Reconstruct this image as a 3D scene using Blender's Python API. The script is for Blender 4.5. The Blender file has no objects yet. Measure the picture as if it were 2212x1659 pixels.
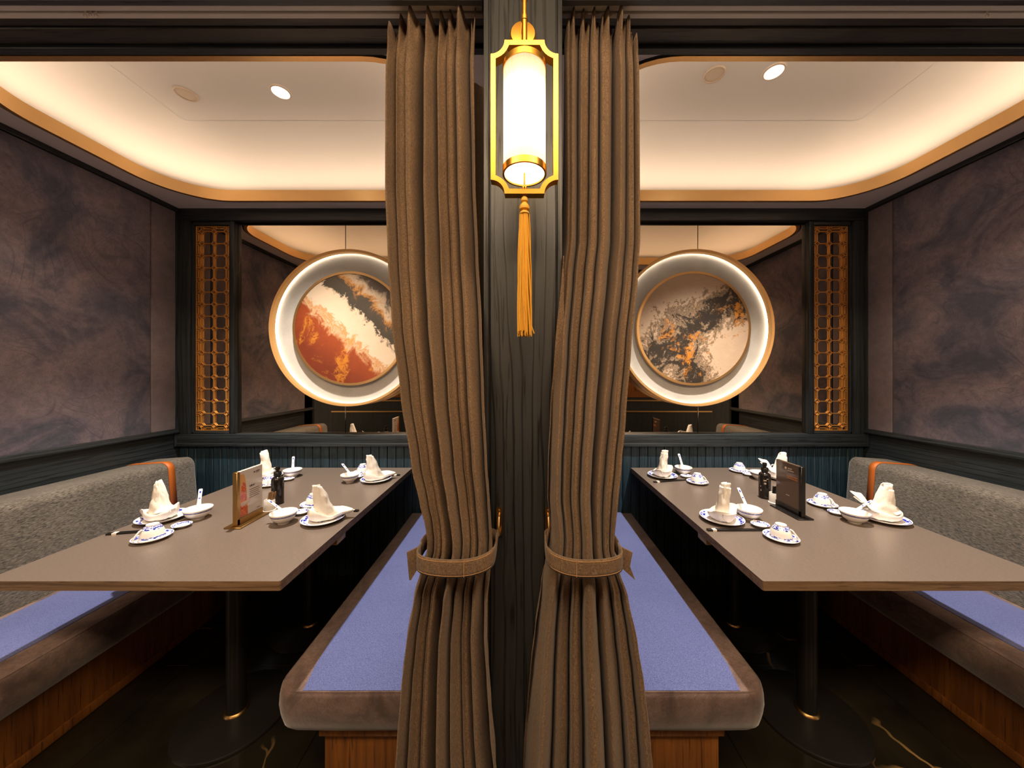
import bpy, bmesh, math, random
from mathutils import Vector, Matrix, noise
random.seed(7)
S = bpy.context.scene
COL = S.collection
PI = math.pi

# ------------------------------------------------------------------ camera
F, CX, CY, H = 730.0, 1127.0, 808.0, 1.40          # focal length (px), vanishing point, eye height
cd = bpy.data.cameras.new('camera')
cd.sensor_fit = 'HORIZONTAL'; cd.sensor_width = 36.0
cd.lens = F / 2212.0 * 36.0
cd.shift_x = (1106.0 - CX) / 2212.0
cd.shift_y = (CY - 829.5) / 2212.0
cd.clip_start = 0.02
cam = bpy.data.objects.new('camera', cd); COL.objects.link(cam)
cam.location = (0, 0, H); cam.rotation_euler = (PI / 2, 0, 0)
S.camera = cam

# ------------------------------------------------------------------ world, lights, exposure
S.view_settings.view_transform = 'Standard'; S.view_settings.look = 'None'
S.view_settings.gamma = 1.0; S.view_settings.use_curve_mapping = False
S.view_settings.exposure = 0.0
w = bpy.data.worlds.new('world'); S.world = w; w.use_nodes = True
w.node_tree.nodes['Background'].inputs[0].default_value = (1.0, 0.80, 0.60, 1)
w.node_tree.nodes['Background'].inputs[1].default_value = 0.8
S.cycles.max_bounces = 8; S.cycles.diffuse_bounces = 4; S.cycles.glossy_bounces = 4
S.cycles.transmission_bounces = 6; S.cycles.sample_clamp_indirect = 4.0
S.cycles.caustics_reflective = False; S.cycles.caustics_refractive = False
S.cycles.use_denoising = True

def light(name, kind, loc, energy, color, rot=(0, 0, 0), **kw):
    d = bpy.data.lights.new(name, kind); d.energy = energy; d.color = color
    for k, v in kw.items(): setattr(d, k, v)
    o = bpy.data.objects.new(name, d); COL.objects.link(o); o.location = loc; o.rotation_euler = rot
    return o

CORRIDOR_W, COVE_E, DOWN_W, SHADE_E, BULB_E, DISC_E = 110.0, 19.5, 350.0, 1.0, 30.0, 10.0
WARM = (1.0, 0.74, 0.48)
light('corridor_ceiling_light', 'AREA', (0, -0.35, 2.90), CORRIDOR_W, WARM, (math.radians(14), 0, 0), shape='RECTANGLE', size=4.2, size_y=0.5)

for lx in (-1.7, 1.7):                                               # added fill lights without fixtures, brightening curtains and beams from the front
    light('corridor_fill_light', 'POINT', (lx, -1.45, 1.95), 16.0, (1.0, .74, .48), shadow_soft_size=.09)

# ------------------------------------------------------------------ material helpers
def lin(r, g, b):
    f = lambda c: (c / 12.92 if c <= 0.04045 else ((c + 0.055) / 1.055) ** 2.4)
    return (f(r / 255.0), f(g / 255.0), f(b / 255.0), 1.0)

class NT:
    def __init__(s, name):
        s.m = bpy.data.materials.new(name); s.m.use_nodes = True
        s.t = s.m.node_tree; s.n = s.t.nodes; s.b = s.n['Principled BSDF']; s.o = s.n['Material Output']
    def node(s, kind, **kw):
        n = s.n.new(kind)
        for k, v in kw.items():
            if k.startswith('i_'):
                k = k[2:]; k = int(k) if k.isdigit() else k.replace('_', ' ')
                n.inputs[k].default_value = v
            else: setattr(n, k, v)
        return n
    def link(s, a, b): s.t.links.new(a, b)
    def pos(s, scale=(1, 1, 1), rot=(0, 0, 0), kind='world'):
        mp = s.node('ShaderNodeMapping'); mp.inputs['Scale'].default_value = scale; mp.inputs['Rotation'].default_value = rot
        if kind == 'world': s.link(s.node('ShaderNodeNewGeometry').outputs['Position'], mp.inputs[0])
        else: s.link(s.node('ShaderNodeTexCoord').outputs[kind], mp.inputs[0])
        return mp.outputs[0]
    def noise(s, vec, scale, detail=4.0, rough=0.55, dist=0.0):
        n = s.node('ShaderNodeTexNoise'); n.inputs['Scale'].default_value = scale; n.inputs['Detail'].default_value = detail
        n.inputs['Roughness'].default_value = rough; n.inputs['Distortion'].default_value = dist
        s.link(vec, n.inputs['Vector']); return n.outputs['Fac']
    def ramp(s, fac, stops, interp='LINEAR'):
        r = s.node('ShaderNodeValToRGB'); e = r.color_ramp.elements; r.color_ramp.interpolation = interp
        while len(e) > 1: e.remove(e[-1])
        e[0].position, e[0].color = stops[0]
        for p, c in stops[1:]:
            x = e.new(p); x.color = c
        s.link(fac, r.inputs[0]); return r.outputs[0]
    def mix(s, fac, a, b, blend='MIX'):
        m = s.node('ShaderNodeMix', data_type='RGBA', blend_type=blend)
        for sock, v in ((m.inputs['Factor'], fac), (m.inputs['A'], a), (m.inputs['B'], b)): pass
        ins = [i for i in m.inputs if i.enabled]
        for sock, v in zip((m.inputs[0], m.inputs[6], m.inputs[7]), (fac, a, b)):
            if hasattr(v, 'links'): s.link(v, sock)
            else: sock.default_value = v
        return m.outputs[2]
    def math(s, op, a, b=None, c=None):
        m = s.node('ShaderNodeMath', operation=op)
        for i, v in enumerate((a, b, c)):
            if v is None: continue
            if hasattr(v, 'links'): s.link(v, m.inputs[i])
            else: m.inputs[i].default_value = v
        return m.outputs[0]
    def color(s, v):
        if hasattr(v, 'links'): s.link(v, s.b.inputs['Base Color'])
        else: s.b.inputs['Base Color'].default_value = v
    def set(s, **kw):
        for k, v in kw.items(): s.b.inputs[k.replace('_', ' ')].default_value = v
    def bump(s, fac, strength=0.2, dist=0.002):
        b = s.node('ShaderNodeBump'); b.inputs['Strength'].default_value = strength; b.inputs['Distance'].default_value = dist
        s.link(fac, b.inputs['Height']); s.link(b.outputs[0], s.b.inputs['Normal'])

BLACK, WHITE = (0, 0, 0, 1), (1, 1, 1, 1)
def plain(name, col, rough=0.5, metal=0.0, **kw):
    t = NT(name); t.color(col); t.set(Roughness=rough, Metallic=metal, **kw)
    v = t.noise(t.pos((1, 1, 1), kind='Object'), 40, 3)
    mr = t.node('ShaderNodeMapRange'); mr.inputs[3].default_value = max(0.02, rough - 0.06); mr.inputs[4].default_value = min(1, rough + 0.06)
    t.link(v, mr.inputs[0]); t.link(mr.outputs[0], t.b.inputs['Roughness'])
    return t.m

def emit(name, col, strength):
    t = NT(name); t.color(BLACK); t.b.inputs['Emission Color'].default_value = col; t.b.inputs['Emission Strength'].default_value = strength
    return t.m

def wood(name, dark, light_, axis='z', rough=0.42, grain=1.0, pores=BLACK, lines=1.0, wave=11):
    t = NT(name)
    sc = {'z': (1, 1, 0.045), 'x': (0.045, 1, 1), 'y': (1, 0.045, 1)}[axis]
    v = t.pos(sc)
    n1 = t.noise(v, 30 * grain, 5, 0.6, 0.6)
    base = t.ramp(n1, [(0.30, dark), (0.70, light_)])
    n2 = t.noise(v, 150 * grain, 3, 0.6, 0.2)
    pore = t.ramp(n2, [(0.56, BLACK), (0.66, WHITE)])
    cath = t.node('ShaderNodeTexWave', wave_type='BANDS', bands_direction='X' if axis == 'z' else 'Z')
    cath.inputs['Scale'].default_value = wave; cath.inputs['Distortion'].default_value = 9; cath.inputs['Detail'].default_value = 3
    cath.inputs['Detail Scale'].default_value = 0.7
    v2 = t.pos({'z': (1.0, 1.0, 0.12), 'x': (0.12, 1, 1), 'y': (1, 0.12, 1)}[axis]); t.link(v2, cath.inputs[0])
    line = t.ramp(cath.outputs['Fac'], [(0.0, WHITE), (0.16, BLACK)])
    pl = t.math('MULTIPLY', pore, 0.75)
    pm = t.math('MAXIMUM', pl, t.math('MULTIPLY', line, t.math('ADD', t.math('MULTIPLY', n2, 1.2 * lines), -0.05)))
    t.color(t.mix(pm, base, pores))
    t.set(Roughness=rough); t.bump(t.math('SUBTRACT', 1.0, pm), 0.35, 0.0015)
    return t.m

def weave(name, a, b, scale=900.0, ax=(1, 1, 0.25), blot=8.0, sheen=0.3, kind='world', rough=0.9, bstr=0.4):
    t = NT(name)
    v = t.pos(ax, kind=kind); v2 = t.pos((ax[2], ax[1], ax[0]), kind=kind)
    n1 = t.noise(v, scale, 2, 0.7); n2 = t.noise(v2, scale, 2, 0.7)
    n = t.math('ADD', t.math('MULTIPLY', n1, 0.5), t.math('MULTIPLY', n2, 0.5))
    c = t.ramp(n, [(0.36, a), (0.64, b)])
    n3 = t.noise(t.pos(kind=kind), blot, 4)
    c = t.mix(t.math('MULTIPLY', t.ramp(n3, [(0.35, BLACK), (0.7, WHITE)]), 0.25), c, tuple(x * 0.55 for x in a[:3]) + (1,))
    t.color(c); t.set(Roughness=rough, Sheen_Weight=sheen, Sheen_Roughness=0.5); t.b.inputs['Specular IOR Level'].default_value = 0.15
    t.bump(n, bstr, 0.0012)
    return t.m

def velvet(name, a, b, c2, scale=3.0, sheen=0.35, strokes=1.0):
    """brushed velvet: soft nap patches, long curved finger strokes and a fine cross weave"""
    t = NT(name)
    v = t.pos((1, 1, 1))
    big = t.noise(v, scale, 6, 0.62, 1.2)
    c = t.ramp(big, [(0.36, a), (0.50, b), (0.66, c2)])
    dk = tuple(x * 0.55 for x in a[:3]) + (1,)
    lines = None
    for sc_, rot, gate_sc, gd in ((scale * .55, (0.4, 0.2, 0.7), 2.1, 0.3), (scale * .8, (1.0, 0.5, 0.1), 2.7, 0.9)):
        n4 = t.noise(t.pos((1, 1, 1), rot), sc_, 1.5, 0.4, gd)
        sx = t.math('MULTIPLY', n4, 26.0)
        fr = t.math('ABSOLUTE', t.math('SUBTRACT', t.math('FRACT', sx), 0.5))
        ln = t.ramp(fr, [(0.0, WHITE), (0.10, BLACK)])
        gate = t.ramp(t.noise(t.pos((1, 1, 1), rot), gate_sc, 3, 0.6), [(0.52, BLACK), (0.62, WHITE)])
        m_ = t.math('MULTIPLY', ln, gate)
        lines = m_ if lines is None else t.math('MAXIMUM', lines, m_)
    rough_n = t.noise(v, scale * 9, 5, 0.7, 0.6)
    c = t.mix(t.math('MULTIPLY', lines, t.math('MULTIPLY', rough_n, 0.95 * strokes)), c, dk)
    c = t.mix(t.math('MULTIPLY', t.ramp(rough_n, [(0.35, WHITE), (0.6, BLACK)]), 0.38), c, dk)
    f1 = t.noise(t.pos((0.3, 0.3, 1)), 620, 2, 0.7); f2 = t.noise(t.pos((1, 1, 0.3)), 620, 2, 0.7)
    f = t.math('MULTIPLY', t.math('ADD', f1, f2), 0.5)
    c = t.mix(t.math('MULTIPLY', t.ramp(f, [(0.38, WHITE), (0.62, BLACK)]), 0.45), c, dk)
    t.color(c); t.set(Roughness=0.95, Sheen_Weight=sheen, Sheen_Roughness=0.4); t.b.inputs['Specular IOR Level'].default_value = 0.1
    t.bump(t.math('SUBTRACT', t.math('MULTIPLY', f, 0.3), t.math('MULTIPLY', lines, 0.5)), 0.25, 0.002)
    return t.m

M = {}
M['navy_v'] = wood('navy_oak_upright', (0.015, 0.021, 0.026, 1), (0.033, 0.042, 0.049, 1), 'z', pores=(0.002, 0.003, 0.004, 1))
M['navy_h'] = wood('navy_oak_level', (0.015, 0.021, 0.026, 1), (0.033, 0.042, 0.049, 1), 'x', pores=(0.002, 0.003, 0.004, 1))
M['navy_d'] = wood('navy_oak_deep', (0.015, 0.021, 0.026, 1), (0.033, 0.042, 0.049, 1), 'y', pores=(0.002, 0.003, 0.004, 1))
M['plank'] = wood('navy_plank', (0.012, 0.027, 0.040, 1), (0.028, 0.058, 0.080, 1), 'z', rough=0.4, pores=(0.002, 0.005, 0.008, 1))
M['beam_brown'] = wood('dark_brown_beam', (0.030, 0.023, 0.016, 1), (0.070, 0.054, 0.038, 1), 'x', pores=(0.008, 0.006, 0.004, 1))
M['column'] = wood('column_oak', (0.022, 0.024, 0.026, 1), (0.044, 0.045, 0.045, 1), 'z', rough=0.40, grain=0.8, pores=(0.003, 0.003, 0.003, 1), lines=1.35, wave=12)
M['front_board'] = wood('front_board_oak', (0.040, 0.043, 0.046, 1), (0.070, 0.074, 0.078, 1), 'x', rough=0.4, pores=(0.008, 0.008, 0.008, 1))  # navy oak lightened: the lantern's light on this board is in the colour
M['base_wood'] = wood('brown_base_wood', (0.14, 0.048, 0.010, 1), (0.26, 0.095, 0.018, 1), 'z', rough=0.4, pores=(0.05, 0.017, 0.004, 1), lines=0.5)
M['edge_wood'] = wood('table_edge_wood', (0.13, 0.075, 0.040, 1), (0.26, 0.16, 0.085, 1), 'x', rough=0.5, grain=1.6, pores=(0.06, 0.03, 0.015, 1))
M['white_paint'] = plain('white_ceiling_paint', (0.84, 0.77, 0.70, 1), 0.85)
M['diffuser'] = emit('lamp_diffuser', (1.0, .86, .66, 1), 2.2)
M['soffit'] = plain('soffit_paint', (0.92, 0.82, 0.79, 1), 0.8)
def brass(name, col, rough=0.3):
    t = NT(name); t.set(Metallic=1.0, Roughness=rough)
    n = t.noise(t.pos((1, 1, 30)), 60, 3)
    t.color(t.mix(n, tuple(x * 0.85 for x in col[:3]) + (1,), col))
    t.bump(n, 0.03, 0.0005)
    return t.m
M['brass'] = brass('satin_brass', (0.90, 0.56, 0.24, 1), 0.40)
M['lattice'] = brass('gilt_lattice', (1.0, 0.52, 0.14, 1), 0.50)
M['lattice'].node_tree.nodes['Principled BSDF'].inputs['Metallic'].default_value = 0.7
M['gold'] = brass('bright_gold', (0.90, 0.45, 0.07, 1), 0.28)
M['bronze'] = brass('dull_bronze', (0.45, 0.27, 0.10, 1), 0.34)
M['velvet_wall'] = velvet('wall_velvet', lin(94, 96, 112), lin(138, 126, 138), lin(158, 141, 147), 3.0)
M['velvet_plain'] = velvet('plain_wall_velvet', lin(130, 119, 126), lin(142, 129, 134), lin(152, 137, 140), 2.0, strokes=0.0)
M['velvet_brown'] = velvet('seat_velvet', lin(92, 76, 71), lin(122, 101, 94), lin(138, 116, 108), 5.0, 0.5, strokes=0.5)
M['velvet_blue'] = weave('seat_blue_cloth', lin(60, 71, 124), lin(106, 113, 162), 700, (1, 0.4, 1), 2.5, 0.25)
M['curtain'] = weave('curtain_cloth', lin(66, 51, 37), lin(142, 115, 88), 1000, (1, 1, 0.12), 5.0, 0.15)
M['backrest'] = weave('backrest_tweed', lin(42, 40, 38), lin(124, 116, 106), 300, (1, 0.22, 1.4), 6.0, 0.2)
M['strap'] = plain('tan_leather', lin(172, 90, 26), 0.55)
M['napkin'] = weave('napkin_cloth', lin(236, 226, 212), lin(250, 244, 236), 500, (1, 1, 1), 20.0, 0.1, kind='Object', bstr=0.08)
M['black_metal'] = plain('black_powder_coat', (0.012, 0.011, 0.010, 1), 0.32)
M['black_gloss'] = plain('black_plastic', (0.012, 0.011, 0.011, 1), 0.18)
M['bottle'] = plain('bottle_black', (0.014, 0.010, 0.009, 1), 0.12)
M['porcelain'] = plain('white_porcelain', lin(244, 240, 234), 0.10)
M['rail_white'] = plain('rail_white', lin(246, 234, 222), 0.35)
M['shadow'] = plain('dark_gap', (0.010, 0.006, 0.004, 1), 0.8)
M['cream_plastic'] = plain('cream_plastic', lin(226, 204, 180), 0.6)
M['clear'] = plain('acrylic', (1, 1, 1, 1), 0.03)
M['clear'].node_tree.nodes['Principled BSDF'].inputs['Transmission Weight'].default_value = 1.0
M['led'] = emit('cove_led', (1.0, 0.76, 0.54, 1), COVE_E)
M['disc_led'] = emit('disc_led', (1.0, 0.82, 0.62, 1), DISC_E)
M['lamp_disc'] = emit('downlight_lens', (1.0, 0.92, 0.80, 1), 14.0)
M['bulb'] = emit('warm_bulb', (1.0, 0.80, 0.55, 1), BULB_E)
M['linen'] = weave('linen_ground', lin(186, 180, 172), lin(206, 200, 192), 500, (1, 1, 0.2), 10.0, 0.0)

t = NT('laminate')                                                    # grey brown table laminate with fine fibres
n = t.noise(t.pos((0.14, 1.0, 1)), 520, 3, 0.65); n2 = t.noise(t.pos(), 5, 3)
c = t.ramp(n, [(0.30, lin(90, 79, 71)), (0.70, lin(118, 105, 96))])
t.color(t.mix(t.math('MULTIPLY', n2, 0.3), c, lin(97, 85, 77))); t.set(Roughness=0.33); t.bump(n, 0.08, 0.0005)
M['laminate'] = t.m

t = NT('dark_marble')                                                # black floor tile with thin gold veins
v = t.pos()
wn = t.node('ShaderNodeTexNoise'); wn.inputs['Scale'].default_value = 1.8; wn.inputs['Detail'].default_value = 4; t.link(v, wn.inputs['Vector'])
add = t.node('ShaderNodeVectorMath', operation='MULTIPLY_ADD'); add.inputs[1].default_value = (0.5, 0.5, 0.5)
t.link(wn.outputs['Color'], add.inputs[0]); t.link(v, add.inputs[2])
vo = t.node('ShaderNodeTexVoronoi', feature='DISTANCE_TO_EDGE'); vo.inputs['Scale'].default_value = 1.25; t.link(add.outputs[0], vo.inputs['Vector'])
vein = t.ramp(vo.outputs['Distance'], [(0.0, WHITE), (0.0028, WHITE), (0.006, BLACK)])
gate = t.ramp(t.noise(v, 1.6, 2), [(0.47, BLACK), (0.56, WHITE)])
cl = t.ramp(t.noise(v, 4, 5), [(0.3, (0.008, 0.007, 0.005, 1)), (0.75, (0.024, 0.020, 0.012, 1))])
t.color(t.mix(t.math('MULTIPLY', vein, gate), cl, (0.40, 0.25, 0.10, 1))); t.set(Roughness=0.13)
M['marble'] = t.m

t = NT('tinted_mirror'); t.set(Metallic=1.0, Roughness=0.015); t.color((0.64, 0.52, 0.40, 1))
n = t.noise(t.pos(), 3, 2); t.link(t.mix(t.math('MULTIPLY', n, 0.2), (0.66, 0.54, 0.41, 1), (0.58, 0.47, 0.36, 1)), t.b.inputs['Base Color'])
M['mirror'] = t.m

t = NT('lamp_shade')                                                  # silk shade: translucent over the bulb, with a faint even glow added
tr = t.node('ShaderNodeBsdfTranslucent'); tr.inputs[0].default_value = (0.95, 0.84, 0.66, 1)
em = t.node('ShaderNodeEmission'); em.inputs[0].default_value = (1.0, 0.74, 0.42, 1); em.inputs[1].default_value = SHADE_E * 0.25
ad = t.node('ShaderNodeAddShader'); t.link(tr.outputs[0], ad.inputs[0]); t.link(em.outputs[0], ad.inputs[1]); t.link(ad.outputs[0], t.o.inputs[0])
fn = t.noise(t.pos((1, 1, 0.05)), 300, 2); t.link(t.mix(fn, (0.80, 0.66, 0.46, 1), (0.98, 0.90, 0.76, 1)), tr.inputs[0])
M['shade'] = t.m

t = NT('blue_pattern')                                                # cobalt brushwork on porcelain (UV: u around, v across the band)
uv = t.node('ShaderNodeTexCoord').outputs['UV']
mp = t.node('ShaderNodeMapping'); mp.inputs['Scale'].default_value = (26, 2.2, 1); t.link(uv, mp.inputs[0])
vo = t.node('ShaderNodeTexVoronoi', feature='SMOOTH_F1'); vo.inputs['Scale'].default_value = 1.0; vo.inputs['Smoothness'].default_value = 0.3; t.link(mp.outputs[0], vo.inputs['Vector'])
n = t.noise(mp.outputs[0], 1.8, 3, 0.6, 1.5)
m = t.math('ADD', vo.outputs['Distance'], t.math('MULTIPLY', t.math('SUBTRACT', n, 0.5), 1.4))
t.color(t.ramp(m, [(0.40, lin(26, 46, 158)), (0.52, lin(44, 70, 186)), (0.60, lin(236, 236, 240))])); t.set(Roughness=0.10)
M['blue'] = t.m
t = NT('grey_blue_band')
uv = t.node('ShaderNodeTexCoord').outputs['UV']
mp = t.node('ShaderNodeMapping'); mp.inputs['Scale'].default_value = (60, 3, 1); t.link(uv, mp.inputs[0])
n = t.noise(mp.outputs[0], 1.0, 3, 0.6, 1.0)
t.color(t.ramp(n, [(0.42, lin(60, 66, 130)), (0.6, lin(150, 152, 186))])); t.set(Roughness=0.10)
M['band'] = t.m

def painting_rust():
    t = NT('painting_rust')
    co = t.node('ShaderNodeTexCoord').outputs['Object']
    sep = t.node('ShaderNodeSeparateXYZ'); t.link(co, sep.inputs[0])
    n = t.noise(co, 6, 9, 0.68, 1.2); n2 = t.noise(co, 16, 7, 0.7, 2.0); n3 = t.noise(co, 3.2, 6, 0.6, 0.8)
    s = t.math('ADD', t.math('ADD', t.math('MULTIPLY', sep.outputs[0], 1.05), t.math('MULTIPLY', sep.outputs[2], 1.15)), 0.50)
    s = t.math('ADD', s, t.math('MULTIPLY', t.math('SUBTRACT', n, 0.5), 0.42))
    s = t.math('ADD', s, t.math('MULTIPLY', t.math('SUBTRACT', n2, 0.5), 0.18))
    base = t.ramp(s, [(0.0, lin(128, 46, 3)), (0.33, lin(164, 68, 4)), (0.37, lin(206, 140, 90)), (0.40, lin(228, 190, 150)), (0.44, lin(214, 150, 84)), (0.47, lin(238, 214, 186)),
                      (0.66, lin(232, 204, 172)), (0.69, lin(60, 48, 26)), (0.82, lin(78, 62, 40)), (0.86, lin(200, 132, 50)), (0.92, lin(226, 196, 160)), (1.0, lin(90, 70, 48))])
    gold = t.ramp(t.math('SUBTRACT', n3, t.math('MULTIPLY', n2, 0.35)), [(0.40, BLACK), (0.44, WHITE)])
    gg = t.ramp(n2, [(0.42, BLACK), (0.5, WHITE)])
    base = t.mix(1.0, base, (0.62, 0.60, 0.58, 1), 'MULTIPLY')
    t.color(t.mix(t.math('MULTIPLY', t.math('MULTIPLY', gold, gg), 0.75), base, lin(186, 116, 26))); t.set(Roughness=0.6)
    return t.m
def painting_ink():
    t = NT('painting_ink')
    co = t.node('ShaderNodeTexCoord').outputs['Object']
    sep = t.node('ShaderNodeSeparateXYZ'); t.link(co, sep.inputs[0])
    x, z = sep.outputs[0], sep.outputs[2]
    n = t.noise(co, 7, 9, 0.72, 1.6); n2 = t.noise(co, 18, 8, 0.72, 2.2); n3 = t.noise(co, 5, 6, 0.65, 1.0)
    # ink mass: a bent band from upper right through centre left and down to the foot
    d1 = t.math('ABSOLUTE', t.math('SUBTRACT', z, t.math('MULTIPLY', x, 0.62)))
    d2 = t.math('ABSOLUTE', t.math('ADD', t.math('ADD', x, 0.05), t.math('MULTIPLY', t.math('ADD', z, 0.18), 0.25)))
    d2 = t.math('ADD', d2, t.math('MAXIMUM', t.math('MULTIPLY', z, 1.2), 0.0))
    d = t.math('MINIMUM', d1, t.math('ADD', d2, 0.02))
    d3 = t.math('SUBTRACT', t.math('SQRT', t.math('ADD', t.math('POWER', t.math('ADD', x, 0.10), 2.0), t.math('POWER', t.math('ADD', z, 0.06), 2.0))), 0.10)
    d = t.math('MINIMUM', d, t.math('ADD', t.math('MAXIMUM', d3, 0.0), 0.06))
    k = t.math('ADD', t.math('MULTIPLY', d, 2.2), t.math('MULTIPLY', t.math('SUBTRACT', n, 0.5), 1.5))
    k = t.math('ADD', k, t.math('MULTIPLY', t.math('SUBTRACT', n2, 0.5), 1.0))
    base = t.ramp(k, [(0.06, lin(48, 36, 24)), (0.17, lin(92, 74, 56)), (0.22, lin(200, 172, 140)), (0.27, lin(78, 62, 48)), (0.32, lin(168, 136, 104)), (0.40, lin(222, 194, 166)), (0.7, lin(214, 186, 160))])
    g = t.math('MULTIPLY', t.ramp(n3, [(0.55, BLACK), (0.60, WHITE)]), t.ramp(k, [(0.36, WHITE), (0.46, BLACK)]))
    base = t.mix(1.0, base, (0.72, 0.70, 0.68, 1), 'MULTIPLY')
    t.color(t.mix(t.math('MULTIPLY', g, t.ramp(n2, [(0.4, BLACK), (0.55, WHITE)])), base, lin(190, 118, 26))); t.set(Roughness=0.6)
    return t.m

# ------------------------------------------------------------------ geometry helpers
def new(): return bmesh.new()
def box(bm, x0, x1, y0, y1, z0, z1, mi=0, bev=0.0, seg=2):
    x0, x1 = min(x0, x1), max(x0, x1); y0, y1 = min(y0, y1), max(y0, y1); z0, z1 = min(z0, z1), max(z0, z1)
    vs = [bm.verts.new(p) for p in ((x0, y0, z0), (x1, y0, z0), (x1, y1, z0), (x0, y1, z0), (x0, y0, z1), (x1, y0, z1), (x1, y1, z1), (x0, y1, z1))]
    fs = [bm.faces.new([vs[i] for i in q]) for q in ((0, 3, 2, 1), (4, 5, 6, 7), (0, 1, 5, 4), (1, 2, 6, 5), (2, 3, 7, 6), (3, 0, 4, 7))]
    for f in fs: f.material_index = mi
    if bev > 0:
        es = list({e for f in fs for e in f.edges})
        r = bmesh.ops.bevel(bm, geom=es, offset=bev, segments=seg, profile=0.5, affect='EDGES')
        for f in r['faces']: f.material_index = mi
    return fs

def lathe(bm, prof, seg=32, mis=None, mat=None, close=False):
    """prof: [(r, z)...]; mis[i] is the material of the strip i..i+1."""
    uvl = bm.loops.layers.uv.verify()
    rings = []
    for r, z in prof:
        if r < 1e-5: rings.append([bm.verts.new((0, 0, z))])
        else: rings.append([bm.verts.new((r * math.cos(2 * PI * k / seg), r * math.sin(2 * PI * k / seg), z)) for k in range(seg)])
    newv = [v for r in rings for v in r]
    for i in range(len(rings) - 1):
        a, b = rings[i], rings[i + 1]
        for k in range(seg):
            k2 = (k + 1) % seg
            vs = [(a[0], k, 0)] if len(a) == 1 else [(a[k], k, 0), (a[k2], k + 1, 0)]
            vs += [(b[0], k, 1)] if len(b) == 1 else [(b[k2], k + 1, 1), (b[k], k, 1)]
            if len(vs) < 3: continue
            f = bm.faces.new([v[0] for v in vs]); f.smooth = True
            if mis: f.material_index = mis[i]
            for lp, v in zip(f.loops, vs): lp[uvl].uv = (v[1] / seg, v[2])
    if mat is not None:
        for v in newv: v.co = mat @ v.co
    return newv

def tube(bm, pts, r, seg=8, caps=True, closed=False, mi=0):
    pts = [Vector(p) for p in pts]; n = len(pts)
    rs = r if isinstance(r, (list, tuple)) else [r] * n
    rings = []; prev = None
    for i, p in enumerate(pts):
        if closed: d = (pts[(i + 1) % n] - pts[i - 1])
        else: d = pts[min(i + 1, n - 1)] - pts[max(i - 1, 0)]
        d.normalize()
        if prev is None:
            up = Vector((0, 0, 1)) if abs(d.z) < 0.9 else Vector((1, 0, 0))
            u = d.cross(up).normalized()
        else: u = (prev - d * prev.dot(d)).normalized()
        prev = u; v = d.cross(u)
        rings.append([bm.verts.new(p + (u * math.cos(2 * PI * k / seg) + v * math.sin(2 * PI * k / seg)) * rs[i]) for k in range(seg)])
    m = n if closed else n - 1
    for i in range(m):
        a, b = rings[i], rings[(i + 1) % n]
        for k in range(seg):
            f = bm.faces.new((a[k], a[(k + 1) % seg], b[(k + 1) % seg], b[k])); f.smooth = True; f.material_index = mi
    if caps and not closed:
        for rg in (rings[0], rings[-1]):
            f = bm.faces.new(rg); f.material_index = mi

def grid(bm, P, closed_u=False, mi=0):
    V = [[bm.verts.new(p) for p in row] for row in P]
    nu = len(P[0])
    for j in range(len(P) - 1):
        for i in range(nu if closed_u else nu - 1):
            i2 = (i + 1) % nu
            f = bm.faces.new((V[j][i], V[j][i2], V[j + 1][i2], V[j + 1][i])); f.smooth = True; f.material_index = mi
    return V

def prism(bm, poly, f0, f1, mi=0, caps=True):
    """poly of 2D points, f0/f1 map a 2D point to 3D at the two ends."""
    a = [bm.verts.new(f0(p)) for p in poly]; b = [bm.verts.new(f1(p)) for p in poly]; n = len(poly)
    fs = [bm.faces.new((a[i], a[(i + 1) % n], b[(i + 1) % n], b[i])) for i in range(n)]
    if caps: fs += [bm.faces.new(list(reversed(a))), bm.faces.new(b)]
    for f in fs: f.material_index = mi
    return fs

WORLD_AT = {}
def obj(name, bm, mats, parent=None, label=None, sharp=38, local=False, recalc=True):
    if recalc: bmesh.ops.recalc_face_normals(bm, faces=bm.faces)
    base = Vector(WORLD_AT.get(parent.name, (0, 0, 0))) if parent is not None and not local else Vector((0, 0, 0))
    if base.length > 0: bmesh.ops.translate(bm, verts=bm.verts, vec=-base)
    lim = math.radians(sharp)
    for e in bm.edges:
        if len(e.link_faces) == 2 and e.calc_face_angle(0.0) > lim: e.smooth = False
    for f in bm.faces: f.smooth = True
    me = bpy.data.meshes.new(name); bm.to_mesh(me); bm.free()
    for m in (mats if isinstance(mats, (list, tuple)) else [mats]): me.materials.append(M[m] if isinstance(m, str) else m)
    o = bpy.data.objects.new(name, me); COL.objects.link(o)
    if parent is not None:
        o.parent = parent; WORLD_AT[o.name] = base
    if label: o['label'] = label
    return o
def thing(name, label, cat, loc=(0, 0, 0), group=None, kind=None):
    o = bpy.data.objects.new(name, None); COL.objects.link(o); o.location = loc; o.empty_display_size = 0.05
    WORLD_AT[o.name] = Vector(loc)
    if label: o['label'] = label
    if cat: o['category'] = cat
    if group: o['group'] = group
    if kind: o['kind'] = kind
    return o
def tag(o, label, cat, group=None):
    o['label'] = label; o['category'] = cat
    if group: o['group'] = group
    return o
def struct(name, bm, mats, parent=None, label=None):
    o = obj(name, bm, mats, parent)
    if parent is None:
        o['kind'] = 'structure'
        if label: o['label'] = label; o['category'] = name.split('_')[0]
    return o
def copy_tree(o, parent=None, loc=None, rot=None):
    c = o.copy(); COL.objects.link(c)
    if parent is not None: c.parent = parent
    if loc is not None: c.location = loc
    if rot is not None: c.rotation_euler = rot
    for ch in list(o.children): copy_tree(ch, c)
    return c
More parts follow.
